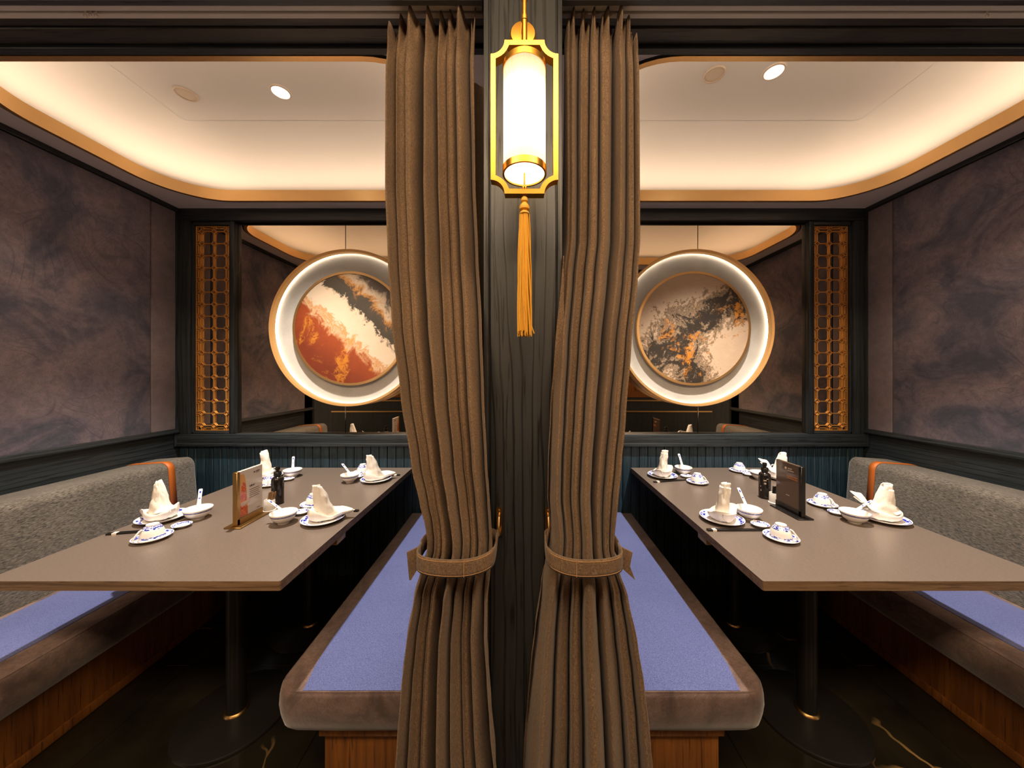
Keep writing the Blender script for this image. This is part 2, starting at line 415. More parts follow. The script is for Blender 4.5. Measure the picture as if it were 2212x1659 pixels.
def solid(o, th, off=0.0):
    m = o.modifiers.new('thickness', 'SOLIDIFY'); m.thickness = th; m.offset = off
def PX(x, Y): return (x - CX) * Y / F
def PZ(y, Y): return H + (CY - y) * Y / F

def rrect(x0, x1, y0, y1, r, n=12):
    pts = []
    for cx, cy, a0 in ((x1 - r, y0 + r, -90), (x1 - r, y1 - r, 0), (x0 + r, y1 - r, 90), (x0 + r, y0 + r, 180)):
        for k in range(n + 1):
            a = math.radians(a0 + 90.0 * k / n); pts.append((cx + r * math.cos(a), cy + r * math.sin(a)))
    return pts

# ------------------------------------------------------------------ setting
WX, YB, ZS, ZC = 2.39, 2.35, 2.546, 2.86         # side walls, back panelling face, soffit, cove ceiling

# floor: a grout slab with one object per marble tile
bm = new(); box(bm, -4.0, 4.0, -1.7, 2.46, -0.06, -0.004)
floor = struct('floor', bm, 'shadow', label='black polished marble tile floor with thin gold veins')
bm = new(); box(bm, -0.399, 0.399, -0.399, 0.399, -0.008, 0.0, bev=0.0015, seg=1)
tile0 = obj('tile', bm, 'marble', floor, local=True)
first = True
for i in range(-5, 5):
    for j in range(5):
        o = tile0 if first else tile0.copy()
        if not first: COL.objects.link(o)
        first = False
        o.location = (0.4 + 0.8 * i, -1.178 + 0.8 * j, 0)

# back wall, side walls, middle partition
bm = new(); box(bm, -2.60, 2.60, 2.392, 2.46, 0, 2.90); wall_back = struct('wall_back', bm, 'navy_h', label='dark navy panelled back wall behind both booths')
plank_w = 0.0578
bm = new(); box(bm, -plank_w / 2 + 0.0022, plank_w / 2 - 0.0022, 2.350, 2.391, 0.0, 0.915, bev=0.0010, seg=1)
pl0 = obj('plank', bm, 'plank', wall_back, local=True); first = True
for s in (-1, 1):
    for k in range(39):
        o = pl0 if first else pl0.copy()
        if not first: COL.objects.link(o)
        first = False
        o.location = (s * (0.125 + plank_w * (k + 0.5)), random.uniform(-0.0008, 0.0008), 0)
for s, nm in ((-1, 'left'), (1, 'right')):
    bm = new(); box(bm, s * WX, s * (WX + 0.07), 0.90, 2.392, 0, 2.90)
    wl = struct('wall_' + nm, bm, 'navy_d', label='dark navy side wall with velvet panels, ' + ('rust painting booth' if s < 0 else 'ink painting booth'))
    for y0, y1 in ((2.171, 2.338), (1.05, 2.166)):
        bm = new(); box(bm, s * (WX + 0.01), s * (WX - 0.012), y0, y1, 1.022, 2.516, bev=0.006)
        obj('velvet_panel', bm, 'velvet_plain' if y0 > 2 else 'velvet_wall', wl)
    bm = new()
    box(bm, s * WX, s * (WX - 0.020), 0.90, 2.345, 2.518, 2.546, bev=0.003, seg=1)
    obj('top_moulding', bm, 'navy_d', wl)
    bm = new()
    box(bm, s * WX, s * (WX - 0.016), 0.90, 2.345, 0.986, 1.024, bev=0.004)
    box(bm, s * WX, s * (WX - 0.028), 0.90, 2.345, 0.994, 1.010, bev=0.004)
    obj('chair_rail', bm, 'navy_d', wl)
bm = new(); box(bm, -0.085, 0.085, 1.02, 2.392, 0, 2.90); wm = struct('wall_middle', bm, 'navy_d', label='dark partition wall between the two booths, behind the column')
for s in (-1, 1):
    bm = new(); box(bm, s * 0.08, s * 0.098, 1.06, 2.33, 1.022, 2.516, bev=0.006); obj('velvet_panel', bm, 'velvet_wall', wm)
    bm = new(); box(bm, s * 0.08, s * 0.11, 1.06, 2.34, 0.986, 1.022, bev=0.004); obj('chair_rail', bm, 'navy_d', wm)

# front column between the booths
col = thing('column', 'dark navy grained oak column between the two curtains', 'column', (0.003, 0.95, 0), kind='structure')
bm = new(); box(bm, -0.097, 0.103, 0.868, 1.045, 0, 2.95); obj('core', bm, 'column', col)
bm = new(); box(bm, -0.079, 0.086, 0.857, 0.870, 0, 2.95, bev=0.003); obj('face_panel', bm, 'column', col)
for x0, x1 in ((-0.097, -0.084), (0.091, 0.103)):
    bm = new(); box(bm, x0, x1, 0.859, 0.870, 0, 2.95, bev=0.002); obj('edge_strip', bm, 'column', col)
for s in (-1, 1):
    bm = new(); box(bm, s * 2.39, s * 2.62, 0.86, 1.045, 0, 2.95, bev=0.004)
    struct('column', bm, 'navy_v', label='dark end column at the outer edge of the ' + ('rust' if s < 0 else 'ink') + ' painting booth')

# header beams with the recess for the curtain rail
for s in (-1, 1):
    nm = 'rust' if s < 0 else 'ink'
    b = thing('beam', 'dark wooden header beam over the %s painting booth opening' % nm, 'beam', (s * 1.245, 0.95, 2.36), kind='structure')
    x0, x1 = s * 0.10, s * 2.39
    bm = new(); box(bm, x0, x1, 0.868, 0.884, 2.362, 2.95, bev=0.002, seg=1); obj('front_board', bm, 'front_board', b)
    bm = new(); box(bm, x0, x1, 0.884, 0.972, 2.402, 2.44); obj('recess_board', bm, 'beam_brown', b)
    bm = new(); box(bm, x0, x1, 0.974, 1.022, 2.397, 2.44, bev=0.002, seg=1); obj('recess_board', bm, 'beam_brown', b)
    bm = new(); box(bm, x0, x1, 1.022, 1.046, 2.386, 2.90, bev=0.002, seg=1); obj('inner_board', bm, 'navy_h', b)

# ceilings: soffit with a rounded opening, cove ceiling, brass band and hidden light strip
bm = new(); box(bm, -4.0, 4.0, -1.7, 0.868, 2.95, 3.0); struct('ceiling', bm, 'white_paint', label='plain corridor ceiling in front of the booths')
def loop_fill(bm, outer, inner, z):
    edges = []
    for lp in (outer, inner):
        vs = [bm.verts.new((p[0], p[1], z)) for p in lp]
        edges += [bm.edges.new((vs[i], vs[(i + 1) % len(vs)])) for i in range(len(vs))]
    bmesh.ops.triangle_fill(bm, edges=edges, use_beauty=True)
def ring_wall(bm, loop, z0, z1):
    a = [bm.verts.new((p[0], p[1], z0)) for p in loop]; b = [bm.verts.new((p[0], p[1], z1)) for p in loop]
    for i in range(len(loop)):
        j = (i + 1) % len(loop); bm.faces.new((a[i], a[j], b[j], b[i]))
for s in (-1, 1):
    nm = 'rust' if s < 0 else 'ink'
    X0, X1 = (-2.39, -0.085) if s < 0 else (0.085, 2.39)
    rx = sorted((s * 2.22, s * 0.27)); ry = (1.234, 2.225); R = 0.31
    def off(d): return rrect(rx[0] - d, rx[1] + d, ry[0] - d, ry[1] + d, R + d)
    ce = thing('ceiling', 'cream cove ceiling with a rounded opening over the %s painting booth' % nm, 'ceiling', (s * 1.245, 1.7, ZS), kind='structure')
    bm = new(); rect = [(X0, 1.046), (X1, 1.046), (X1, 2.392), (X0, 2.392)]
    loop_fill(bm, rect, off(0.030), ZS); loop_fill(bm, rect, off(0.030), ZS + 0.014); ring_wall(bm, off(0.030), ZS, ZS + 0.014)
    obj('soffit', bm, 'soffit', ce)
    bm = new(); box(bm, X0, X1, 1.046, 2.392, ZC, ZC + 0.03); obj('upper_ceiling', bm, 'white_paint', ce)
    bm = new(); cv = []                                             # coved sides running up into the flat ceiling
    for k in range(17):
        a = PI / 2 * k / 16; cv.append((0.122 - 0.40 * (1 - math.cos(a)) - 0.0 * a, ZS + 0.014 + (ZC - 0.001 - ZS - 0.014) * math.sin(a)))
    grid(bm, [[(p[0], p[1], z) for p in off(d)] for d, z in cv], closed_u=True); obj('cove_side', bm, 'white_paint', ce)
    ta = thing('trim_1' if s < 0 else 'trim_2', 'brushed brass band lining the ceiling opening over the %s painting booth' % nm, 'trim', (s * 1.245, 1.7, ZS), kind='structure')
    bm = new(); n = len(off(0))
    lps = [[(p[0], p[1], z) for p in off(d)] for d, z in ((0, 2.541), (0, 2.612), (0.021, 2.612), (0.021, 2.541), (0, 2.541))]
    grid(bm, lps, closed_u=True); obj('band', bm, 'brass', ta, sharp=30)
    bm = new(); lps = [[(p[0], p[1], z) for p in off(d)] for d, z in ((0.021, 2.546), (0.031, 2.546), (0.031, 2.556))]
    grid(bm, lps, closed_u=True); obj('shadow_gap', bm, 'shadow', ta, sharp=30)  # black strip closing the gap, its shade put into the colour
    bm = new(); grid(bm, [[(p[0], p[1], z) for p in off(d)] for d, z in ((0.0225, 2.600), (0.0240, 2.603), (0.0445, 2.6175), (0.0460, 2.6155), (0.0225, 2.598))], closed_u=True); ls = obj('light_strip', bm, ['led', 'shadow'], ta)
    for f in ls.data.polygons:                                      # only the tilted upper face of the strip glows
        f.material_index = 0 if f.index // len(off(0)) == 1 else 1

for s, nm in ((-1, 'left'), (1, 'right')):
    bm = new(); box(bm, s * 2.62, s * 4.0, 0.93, 1.00, 0, 2.95); struct('wall_beyond_' + nm, bm, 'navy_v', label='dark corridor wall beyond the end column of the %s painting booth' % ('rust' if s < 0 else 'ink'))

# corridor wall opposite (seen in the mirrors)
bm = new(); box(bm, -4.0, 4.0, -1.70, -1.64, 0, 2.95); cw = struct('wall_front', bm, 'navy_v', label='dark corridor wall opposite, seen only in the mirrors')
for z in (0.69, 0.895):
    bm = new(); box(bm, -3.6, 3.6, -1.64, -1.628, z - 0.012, z + 0.012, bev=0.003, seg=1); obj('gold_line', bm, 'brass', cw)
bm = new(); box(bm, -3.6, 3.6, -1.645, -1.634, 0.96, 2.5); obj('dark_panel', bm, 'base_wood', cw)
def ginkgo(bm, cx, cz, r, a):
    pts = [(0, 0)] + [(r * (1 + (-0.18 if abs(k - 6) < 1 else 0)) * math.cos(math.radians(30 + 10 * k)), r * math.sin(math.radians(30 + 10 * k))) for k in range(13)]
    ca, sa = math.cos(a), math.sin(a)
    f = lambda y: (lambda p: (cx + p[0] * ca - p[1] * sa, y, cz + p[0] * sa + p[1] * ca))
    prism(bm, pts, f(-1.634), f(-1.629))
    prism(bm, [(-0.004, 0), (0.004, 0), (0.006, -r * 0.7), (0.0, -r * 0.7)], f(-1.634), f(-1.630))
for s in (-1, 1):
    for cx, cz, a in ((2.06, 1.30, 0.4), (2.14, 1.10, -0.6), (1.98, 1.05, 1.2), (2.40, 1.12, 2.4), (2.5, 1.35, 0.2), (1.7, 1.25, 1.9), (2.3, 1.5, 0.8)):
        bm = new(); ginkgo(bm, s * cx, cz, 0.055, s * a); obj('ginkgo_leaf', bm, 'gold', cw)

# ------------------------------------------------------------------ back wall frame, mirror, lattice screens
def lattice_mesh(w, h, nc=3, nr=17):
    bm = new(); th = 0.006; b = 0.0046; fr = 0.005
    y0, y1 = -th / 2, th / 2
    dx = w / (nc - 0.07) ; mx = (w - dx * (nc - 1)) / 2
    dz = h / (nr - 1 + 0.82); mz = (h - dz * (nr - 1)) / 2
    for q in ((0, fr, 0, h), (w - fr, w, 0, h), (0, w, 0, fr), (0, w, h - fr, h)): box(bm, q[0], q[1], y0, y1, q[2], q[3])
    d = 0.0170
    def bar(p, q, wd):
        p, q = Vector(p), Vector(q); t = (q - p).normalized(); nn = Vector((-t.y, t.x)) * wd / 2
        prism(bm, [p + nn, p - nn, q - nn, q + nn], lambda c: (c[0], y0 - 0.001, c[1]), lambda c: (c[0], y1 + 0.001, c[1]))
    xs = [mx + dx * i for i in range(nc)]; zs = [mz + dz * j for j in range(nr)]
    for j, z in enumerate(zs):
        for i, x in enumerate(xs):
            c = [(x + d, z), (x, z + d), (x - d, z), (x, z - d)]
            for k in range(4): bar(c[k], c[(k + 1) % 4], 0.0038)
            if i + 1 < nc: bar((x + d, z), (xs[i + 1] - d, z), b)
            if j + 1 < nr: bar((x, z + d), (x, zs[j + 1] - d), b * 1.35)
            if i == 0: bar((0, z), (x - d, z), b * 0.8)
            if i == nc - 1: bar((x + d, z), (w, z), b * 0.8)
            if j == 0: bar((x, 0), (x, z - d), b * 0.8)
            if j == nr - 1: bar((x, z + d), (x, h), b * 0.8)
            if j + 1 < nr and i in (0, nc - 1):            # nested frames along the two long edges
                sx = -1 if i == 0 else 1
                e = fr if i == 0 else w - fr
                xi = x + sx * mx * 0.52
                za, zb = z + 0.014, zs[j + 1] - 0.014
                for p, q in (((e, za), (xi - sx * 0.004, za)), ((e, zb), (xi - sx * 0.004, zb)), ((xi, za + 0.004), (xi, zb - 0.004)), ((xi - sx * 0.005, za), (xi, za + 0.005)), ((xi - sx * 0.005, zb), (xi, zb - 0.005))):
                    bar(p, q, 0.0036)
        if j in (0, nr - 1):
            for i in range(nc - 1):
                e = 0 if j == 0 else h; sz = 1 if j == 0 else -1
                zi = e + sz * mz * 0.50; xa, xb = xs[i] + 0.014, xs[i + 1] - 0.014
                bar((xa + 0.004, zi), (xb - 0.004, zi), 0.0036); bar((xa, e), (xa, zi - sz * 0.004), 0.0036); bar((xb, e), (xb, zi - sz * 0.004), 0.0036)
    return bm
LW, LH = 0.254, 1.432
lat_me = None
for s in (-1, 1):
    nm = 'rust' if s < 0 else 'ink'
    fr = thing('trim_3' if s < 0 else 'trim_4', 'dark wooden frame around the wall mirror behind the %s painting' % nm, 'frame', (s * 1.245, YB, 0.917), kind='structure')
    def B(a, b, z0, z1, yf, name, mat='navy_v', bev=0.004):
        bm = new(); box(bm, s * a, s * b, yf, 2.392, z0, z1, bev=bev); obj(name, bm, mat, fr)
    B(0.10, 2.39, 2.462, 2.546, 2.335, 'top_rail', 'navy_h'); B(0.10, 2.39, 0.917, 0.984, 2.330, 'bottom_rail', 'navy_h')
    B(0.10, 2.39, 0.900, 0.924, 2.322, 'sill_bead', 'navy_h')
    B(0.10, 0.195, 0.984, 2.462, 2.335, 'stile'); B(2.297, 2.39, 0.984, 2.462, 2.335, 'stile'); B(2.3755, 2.39, 0.90, 2.546, 2.318, 'corner_bead')
    B(1.996, 2.030, 0.984, 2.462, 2.345, 'mullion'); B(0.460, 0.494, 0.984, 2.462, 2.345, 'mullion')
    for a, b_ in ((2.285, 2.297), (0.195, 0.207), (2.03, 2.036), (0.454, 0.460)): B(a, b_, 0.984, 2.462, 2.350, 'bead', bev=0.002)
    for z0, z1 in ((2.440, 2.462), (0.984, 0.998)):
        for a, b_ in ((2.03, 2.297), (0.195, 0.46)): B(a, b_, z0, z1, 2.350, 'bead', 'navy_h', bev=0.002)
    mi = thing('wall_mirror', 'bronze tinted wall mirror behind the round %s painting' % ('rust and cream' if s < 0 else 'cream and black'), 'mirror', (s * 1.245, 2.38, 0.984))
    for a, b_ in ((0.494, 1.2385), (1.2405, 1.996), (2.03, 2.297), (0.195, 0.46)):
        bm = new(); box(bm, s * a, s * b_, 2.378, 2.386, 0.984, 2.452, bev=0.0015, seg=1); obj('pane', bm, 'mirror', mi)
    # lattice screens
    for k, xc in enumerate((2.160, 0.330)):
        if lat_me is None:
            bm = lattice_mesh(LW, LH); bmesh.ops.translate(bm, verts=bm.verts, vec=(-LW / 2, 0, 0))
            o = obj('lattice_screen', bm, 'lattice', sharp=20); lat_me = o.data
        else:
            o = bpy.data.objects.new('lattice_screen', lat_me); COL.objects.link(o)
        o.location = (s * xc, 2.3728, 1.004)
        tag(o, ('tall gold lattice screen by the side wall, %s painting booth' if k == 0 else 'tall gold lattice screen by the partition behind the curtain, %s painting booth') % nm, 'screen', 'gold lattice screens')

# ------------------------------------------------------------------ round lit paintings
for s in (-1, 1):
    cx, cz = s * 1.172, PZ(708, 2.27)
    t_ = thing('round_artwork', 'round %s abstract painting in a glowing white disc with brass rim' % ('rust red and cream' if s < 0 else 'cream and black'), 'artwork', (cx, 2.372, cz))
    RX = Matrix.Translation((cx, 0, cz)) @ Matrix.Rotation(PI / 2, 4, 'X')      # lathe axis z -> -y
    def L(name, prof, mat, seg=96, close=True):
        bm = new(); lathe(bm, [(r, -y) for r, y in prof], seg, mat=RX); return obj(name, bm, mat, t_)
    L('rim', [(0.512, 2.310), (0.512, 2.272), (0.527, 2.268), (0.530, 2.272), (0.530, 2.372), (0.524, 2.372), (0.524, 2.31), (0.512, 2.310)], 'brass')
    L('ground', [(0.0, 2.330), (0.522, 2.330), (0.522, 2.336), (0.0, 2.336)], 'linen')
    L('light_strip', [(0.5225, 2.313), (0.5225, 2.327), (0.519, 2.327), (0.519, 2.313), (0.5225, 2.313)], 'disc_led')
    L('inner_ring', [(0.373, 2.328), (0.373, 2.300), (0.389, 2.300), (0.389, 2.330)], 'brass')
    bm = new(); lathe(bm, [(0.0, 0.0), (0.374, 0.0), (0.374, 0.01), (0, 0.01)], 96, mat=Matrix.Rotation(PI / 2, 4, 'X'))
    p = obj('canvas', bm, painting_rust() if s < 0 else painting_ink(), t_, local=True); p.location = (0, 2.312 - 2.372, 0)

# ------------------------------------------------------------------ benches
def cushion(bm, outline, z0, z1, ins_b=0.035, ins_t=0.010):
    c = Vector((sum(p[0] for p in outline) / len(outline), sum(p[1] for p in outline) / len(outline)))
    def inset(d):
        n = len(outline); out = []
        for i, p in enumerate(outline):
            a, b = Vector(outline[i - 1]), Vector(outline[(i + 1) % n]); t = (b - a).normalized(); nn = Vector((-t.y, t.x))
            q = Vector(p)
            if nn.dot(c - q) < 0: nn = -nn
            out.append(q + nn * d)
        return out
    hh = z1 - z0
    rows = [(ins_b + 0.004, z0), (ins_b, z0 + 0.004), (ins_b * 0.35, z0 + hh * 0.22), (0.004, z0 + hh * 0.42), (0.0, z0 + hh * 0.62), (0.002, z0 + hh * 0.85), (ins_t * 0.6, z1 - 0.006), (ins_t, z1 - 0.001), (ins_t + 0.003, z1)]
    V = grid(bm, [[(p.x, p.y, z) for p in inset(d)] for d, z in rows], closed_u=True)
    bm.faces.new(V[0]); bm.faces.new(list(reversed(V[-1])))
    return [(p.x, p.y, z1 - 0.001) for p in inset(ins_t)]
SEAT_Z0, SEAT_Z1 = 0.289, 0.4375
def bench(s, inner):
    nm = 'rust' if s < 0 else 'ink'
    if inner:
        lab = 'low bench with blue seat and brown border, by the column curtain, %s painting booth' % nm
        xo, xi = 0.760, 0.10
    else:
        lab = 'grey backed bench with blue seat along the side wall, %s painting booth' % nm
        xo, xi = 1.632, 2.385
    b = thing('bench', lab, 'bench', (s * (xo + xi) / 2, 1.7, 0), 'upholstered booth benches')
    d = 1 if xi > xo else -1                                    # direction from the aisle edge towards the wall
    # base
    bx = xo + d * 0.155 if not inner else 0.622
    bm = new(); box(bm, s * bx, s * (xi), 1.066, 2.346, 0.0, SEAT_Z0, bev=0.003)
    obj('base', bm, 'base_wood', b)
    bm = new(); box(bm, s * bx, s * (bx - d * 0.012), 1.066, 2.346, 0.002, 0.040, bev=0.003); obj('kick_strip', bm, 'base_wood', b)
    bm = new(); box(bm, s * (bx - d * 0.010), s * xi, 1.052, 2.346, SEAT_Z0 - 0.018, SEAT_Z0 - 0.001, bev=0.002); obj('base_lip', bm, 'base_wood', b)
    # cushion outline (plan), front corner rounded on the aisle side
    r = 0.062
    cxr, cyr = xo + d * r, 1.016 + r
    pts = [(xo, 2.346)] + [(xo, y) for y in (2.0, 1.6, 1.25)]
    pts += [(cxr - d * r * math.cos(math.radians(a)), cyr - r * math.sin(math.radians(a))) for a in (0, 18, 36, 54, 72, 90)]
    pts += [(xo + d * 0.2, 1.014), (xi - d * 0.06, 1.016), (xi, 1.03), (xi, 1.5), (xi, 2.0), (xi, 2.346)]
    pts = [(s * p[0], p[1]) for p in pts]
    bm = new(); seam = cushion(bm, pts, SEAT_Z0, SEAT_Z1)
    cu = obj('cushion', bm, 'velvet_brown', b, sharp=60)
    bm = new(); tube(bm, seam, 0.0022, 6, closed=True); obj('piping', bm, 'velvet_brown', cu)
    # blue seat insert
    bw = 0.072 if inner else 0.102
    xw = 0.36 if inner else 2.04
    yf = 1.026
    poly = [(xo + d * bw, 2.346), (xo + d * bw, 1.22), (xo + d * (bw + 0.006), 1.12), (xo + d * (bw + 0.024), yf), (xw, yf), (xw, 2.346)]
    poly = [(s * p[0], p[1]) for p in poly]
    bm = new(); prism(bm, poly, lambda p: (p[0], p[1], SEAT_Z1 - 0.002), lambda p: (p[0], p[1], SEAT_Z1 + 0.0022))
    obj('seat_insert', bm, 'velvet_blue', cu)
    # backrest
    xf0, xf1, xb, zt = (2.065, 2.095, 2.355, 0.871) if not inner else (0.335, 0.315, 0.112, 0.871)
    d2 = 1 if xb > xf0 else -1
    def prof(inset=0.0, z_in=0.0, rr=0.045, n=6):
        p = [(xf0 + d2 * inset, SEAT_Z1 + 0.001 + z_in)]
        for k in range(n + 1):
            a = math.radians(90.0 * k / n)
            p.append((xf1 + d2 * (inset + rr - rr * math.cos(a)), zt - z_in - rr + rr * math.sin(a)))
        for k in range(n + 1):
            a = math.radians(90.0 * k / n)
            p.append((xb - d2 * (inset + rr * 0.8 - rr * 0.8 * math.sin(a)), zt - 0.012 - z_in - rr * 0.8 + rr * 0.8 * math.cos(a)))
        p.append((xb - d2 * inset, SEAT_Z1 + 0.001 + z_in))
        return p
    ya, yb = 1.10, 2.18
    rows = []
    R = 0.03
    for a in (90, 60, 30, 0): rows.append((ya + R - R * math.sin(math.radians(a)), R * (1 - math.cos(math.radians(a)))))
    for y in (1.45, 1.7, 1.95): rows.append((y, 0))
    for a in (0, 30, 60, 90): rows.append((yb - R + R * math.sin(math.radians(a)), R * (1 - math.cos(math.radians(a)))))
    bm = new()
    V = grid(bm, [[(s * x, y, z) for x, z in prof(ins * 0.8, ins * 0.15 if False else ins * 0.5)] for y, ins in rows], closed_u=True)
    bm.faces.new(V[0]); bm.faces.new(V[-1])
    bk = obj('backrest', bm, 'backrest', b, sharp=50)
    for yc in (2.02, 1.24):
        pr = [(x, z) for x, z in prof(-0.0016, -0.0016)][0:-2]
        bm = new(); grid(bm, [[(s * x, yc + dy, z) for x, z in pr] for dy in (-0.019, 0.019)])
        st = obj('strap', bm, 'strap', bk); solid(st, 0.003)
    return b
for s in (-1, 1): bench(s, False); bench(s, True)

# ------------------------------------------------------------------ tables
TX0, TX1, TY0, TY1, TZ = 0.757, 1.694, 1.060, 2.346, 0.75
for s in (-1, 1):
    nm = 'brass framed' if s < 0 else 'black'
    t_ = thing('dining_table', 'long grey brown dining table carrying the %s menu stand' % nm, 'table', (s * 1.2255, 1.7, 0), 'booth dining tables')
    bm = new()
    outl = rrect(*sorted((s * TX0, s * TX1)), TY0, TY1, 0.006, 3)
    fs = prism(bm, outl, lambda p: (p[0], p[1], TZ - 0.030), lambda p: (p[0], p[1], TZ), mi=1)
    for f in fs:
        if abs(f.normal.z) > 0.5 or len(f.verts) > 6: f.material_index = 0
    obj('tabletop', bm, ['laminate', 'edge_wood'], t_)
    for y in (1.396, 1.886):
        C = Matrix.Translation((s * 1.178, y, 0))
        bm = new(); lathe(bm, [(0, 0.013), (0.034, 0.013), (0.034, TZ - 0.031), (0, TZ - 0.031)], 32, mat=C); obj('post', bm, 'black_metal', t_)
        bm = new(); lathe(bm, [(0, 0.0005), (0.196, 0.0005), (0.198, 0.003), (0.196, 0.010), (0.190, 0.013), (0, 0.0135)], 64, mat=C); obj('base_plate', bm, 'black_metal', t_)
        bm = new(); lathe(bm, [(0.034, 0.013), (0.043, 0.0135), (0.042, 0.017), (0.036, 0.022), (0.034, 0.022)], 40, mat=C); obj('collar', bm, 'bronze', t_)
    bm = new(); box(bm, s * 0.765, s * 0.80, 1.40, 1.47, 0.690, TZ - 0.031, bev=0.003)
    obj('socket_box', bm, 'bronze', t_)

# ------------------------------------------------------------------ tableware prototypes (local coordinates, base at z = 0)
def A(p): return p
def proto(name, bm, mats, sharp=35):
    o = obj(name, bm, mats, sharp=sharp); return o
def plate_bm(k=1.0, center=True):
    bm = new()
    P = [(0, .004), (.018, .004), (.030, .004), (.055, .0045), (.066, .0078), (.0845, .0150), (.088, .0165), (.0865, .0146), (.070, .0068), (.052, .0025), (.050, 0), (.046, 0), (.044, .002), (0, .002)]
    mis = [0, 1 if center else 0, 0, 0, 1, 0, 0, 0, 0, 0, 0, 0, 0]
    lathe(bm, [(r * k, z * (k ** 0.6)) for r, z in P], 48, mis); return bm
def bowl_bm():
    bm = new()
    P = [(0, .007), (.020, .008), (.036, .018), (.046, .032), (.0505, .046), (.0520, .0475), (.0525, .046), (.0515, .0415), (.0490, .0340), (.040, .018), (.026, .0065), (.0235, .0045), (.023, 0), (.019, 0), (.018, .003), (0, .004)]
    mis = [0] * 15; mis[7] = 1
    lathe(bm, P, 48, mis); return bm
def cup_bm():                                                   # stands upside down: rim at z=0, foot on top
    bm = new()
    P = [(0, .046), (.020, .044), (.031, .030), (.0355, .012), (.0375, 0.0006), (.0385, 0), (.0390, .0015), (.0380, .006), (.0366, .014), (.0345, .026), (.030, .038), (.024, .0475), (.0190, .0515), (.0185, .056), (.0160, .056), (.0150, .0525), (0, .052)]
    mis = [0] * 16; mis[7] = 1; mis[10] = 1; mis[11] = 1
    lathe(bm, P, 40, mis); return bm
def handle_bm():
    bm = new()
    pts = [(.028, 0, .043), (.036, 0, .040), (.046, 0, .027), (.0535, 0, .0175), (.0545, 0, .0130), (.0510, 0, .0110), (.045, 0, .0115), (.0370, 0, .013)]
    secs = []
    for i, p in enumerate(pts):
        a, b_ = Vector(pts[max(i - 1, 0)]), Vector(pts[min(i + 1, len(pts) - 1)]); d = (b_ - a).normalized(); nn = Vector((-d.z, 0, d.x))
        wd, th = 0.0042, 0.0017
        c = Vector(p); secs.append([c + nn * th + Vector((0, wd, 0)), c + nn * th - Vector((0, wd, 0)), c - nn * th - Vector((0, wd, 0)), c - nn * th + Vector((0, wd, 0))])
    V = grid(bm, secs, closed_u=True); bm.faces.new(V[0]); bm.faces.new(V[-1])
    return bm
def dish_bm():
    bm = new()
    P = [(0, .0045), (.016, .0045), (.024, .007), (.0330, .0115), (.0350, .0125), (.0345, .011), (.024, .004), (.019, .0015), (.018, 0), (0, 0)]
    lathe(bm, P, 40, [0, 0, 1, 0, 0, 0, 0, 0, 0])
    for v in bm.verts:                                        # oval with a small lip for the chopsticks
        x, y = v.co.x, v.co.y; a = math.atan2(y, x)
        k = 1.0 + 0.22 * math.exp(-((a + PI / 2) / 0.32) ** 2) if v.co.z > 0.006 else 1.0
        v.co.x = x * 1.02 * (k if abs(x) > 9 else 1); v.co.y = y * 0.90 * k
    return bm
def spoon_bm():
    bm = new(); secs = []
    st = [(0.000, .004, .002, .014), (0.004, .011, .0035, .010), (0.014, .0175, .008, .003), (0.026, .0195, .011, .000), (0.038, .0165, .010, .0015), (0.048, .0105, .006, .008), (0.056, .0072, .0032, .014), (0.075, .0064, .0020, .022), (0.100, .0066, .0016, .031), (0.122, .0072, .0012, .038), (0.128, .0055, .0008, .0395)]
    for x, hw, dp, z in st:
        row = []
        for k in range(9):
            u = -1 + 2 * k / 8.0; row.append((x, u * hw, z + dp * u * u))
        secs.append(row)
    grid(bm, secs); return bm
def stick_bm():
    bm = new()
    def seg(x0, x1, r0, r1, mi):
        a = [(x0, r0 * sy, 0.0036 + r0 * sz) for sy, sz in ((1, 1), (-1, 1), (-1, -1), (1, -1))]
        b = [(x1, r1 * sy, 0.0036 + r1 * sz) for sy, sz in ((1, 1), (-1, 1), (-1, -1), (1, -1))]
        va = [bm.verts.new(p) for p in a]; vb = [bm.verts.new(p) for p in b]
        fs = [bm.faces.new((va[i], va[(i + 1) % 4], vb[(i + 1) % 4], vb[i])) for i in range(4)] + [bm.faces.new(va), bm.faces.new(vb)]
        for f in fs: f.material_index = mi
    seg(0, .020, .0033, .0034, 0); seg(.020, .036, .0035, .0035, 1); seg(.036, .240, .0034, .0018, 0)
    return bm
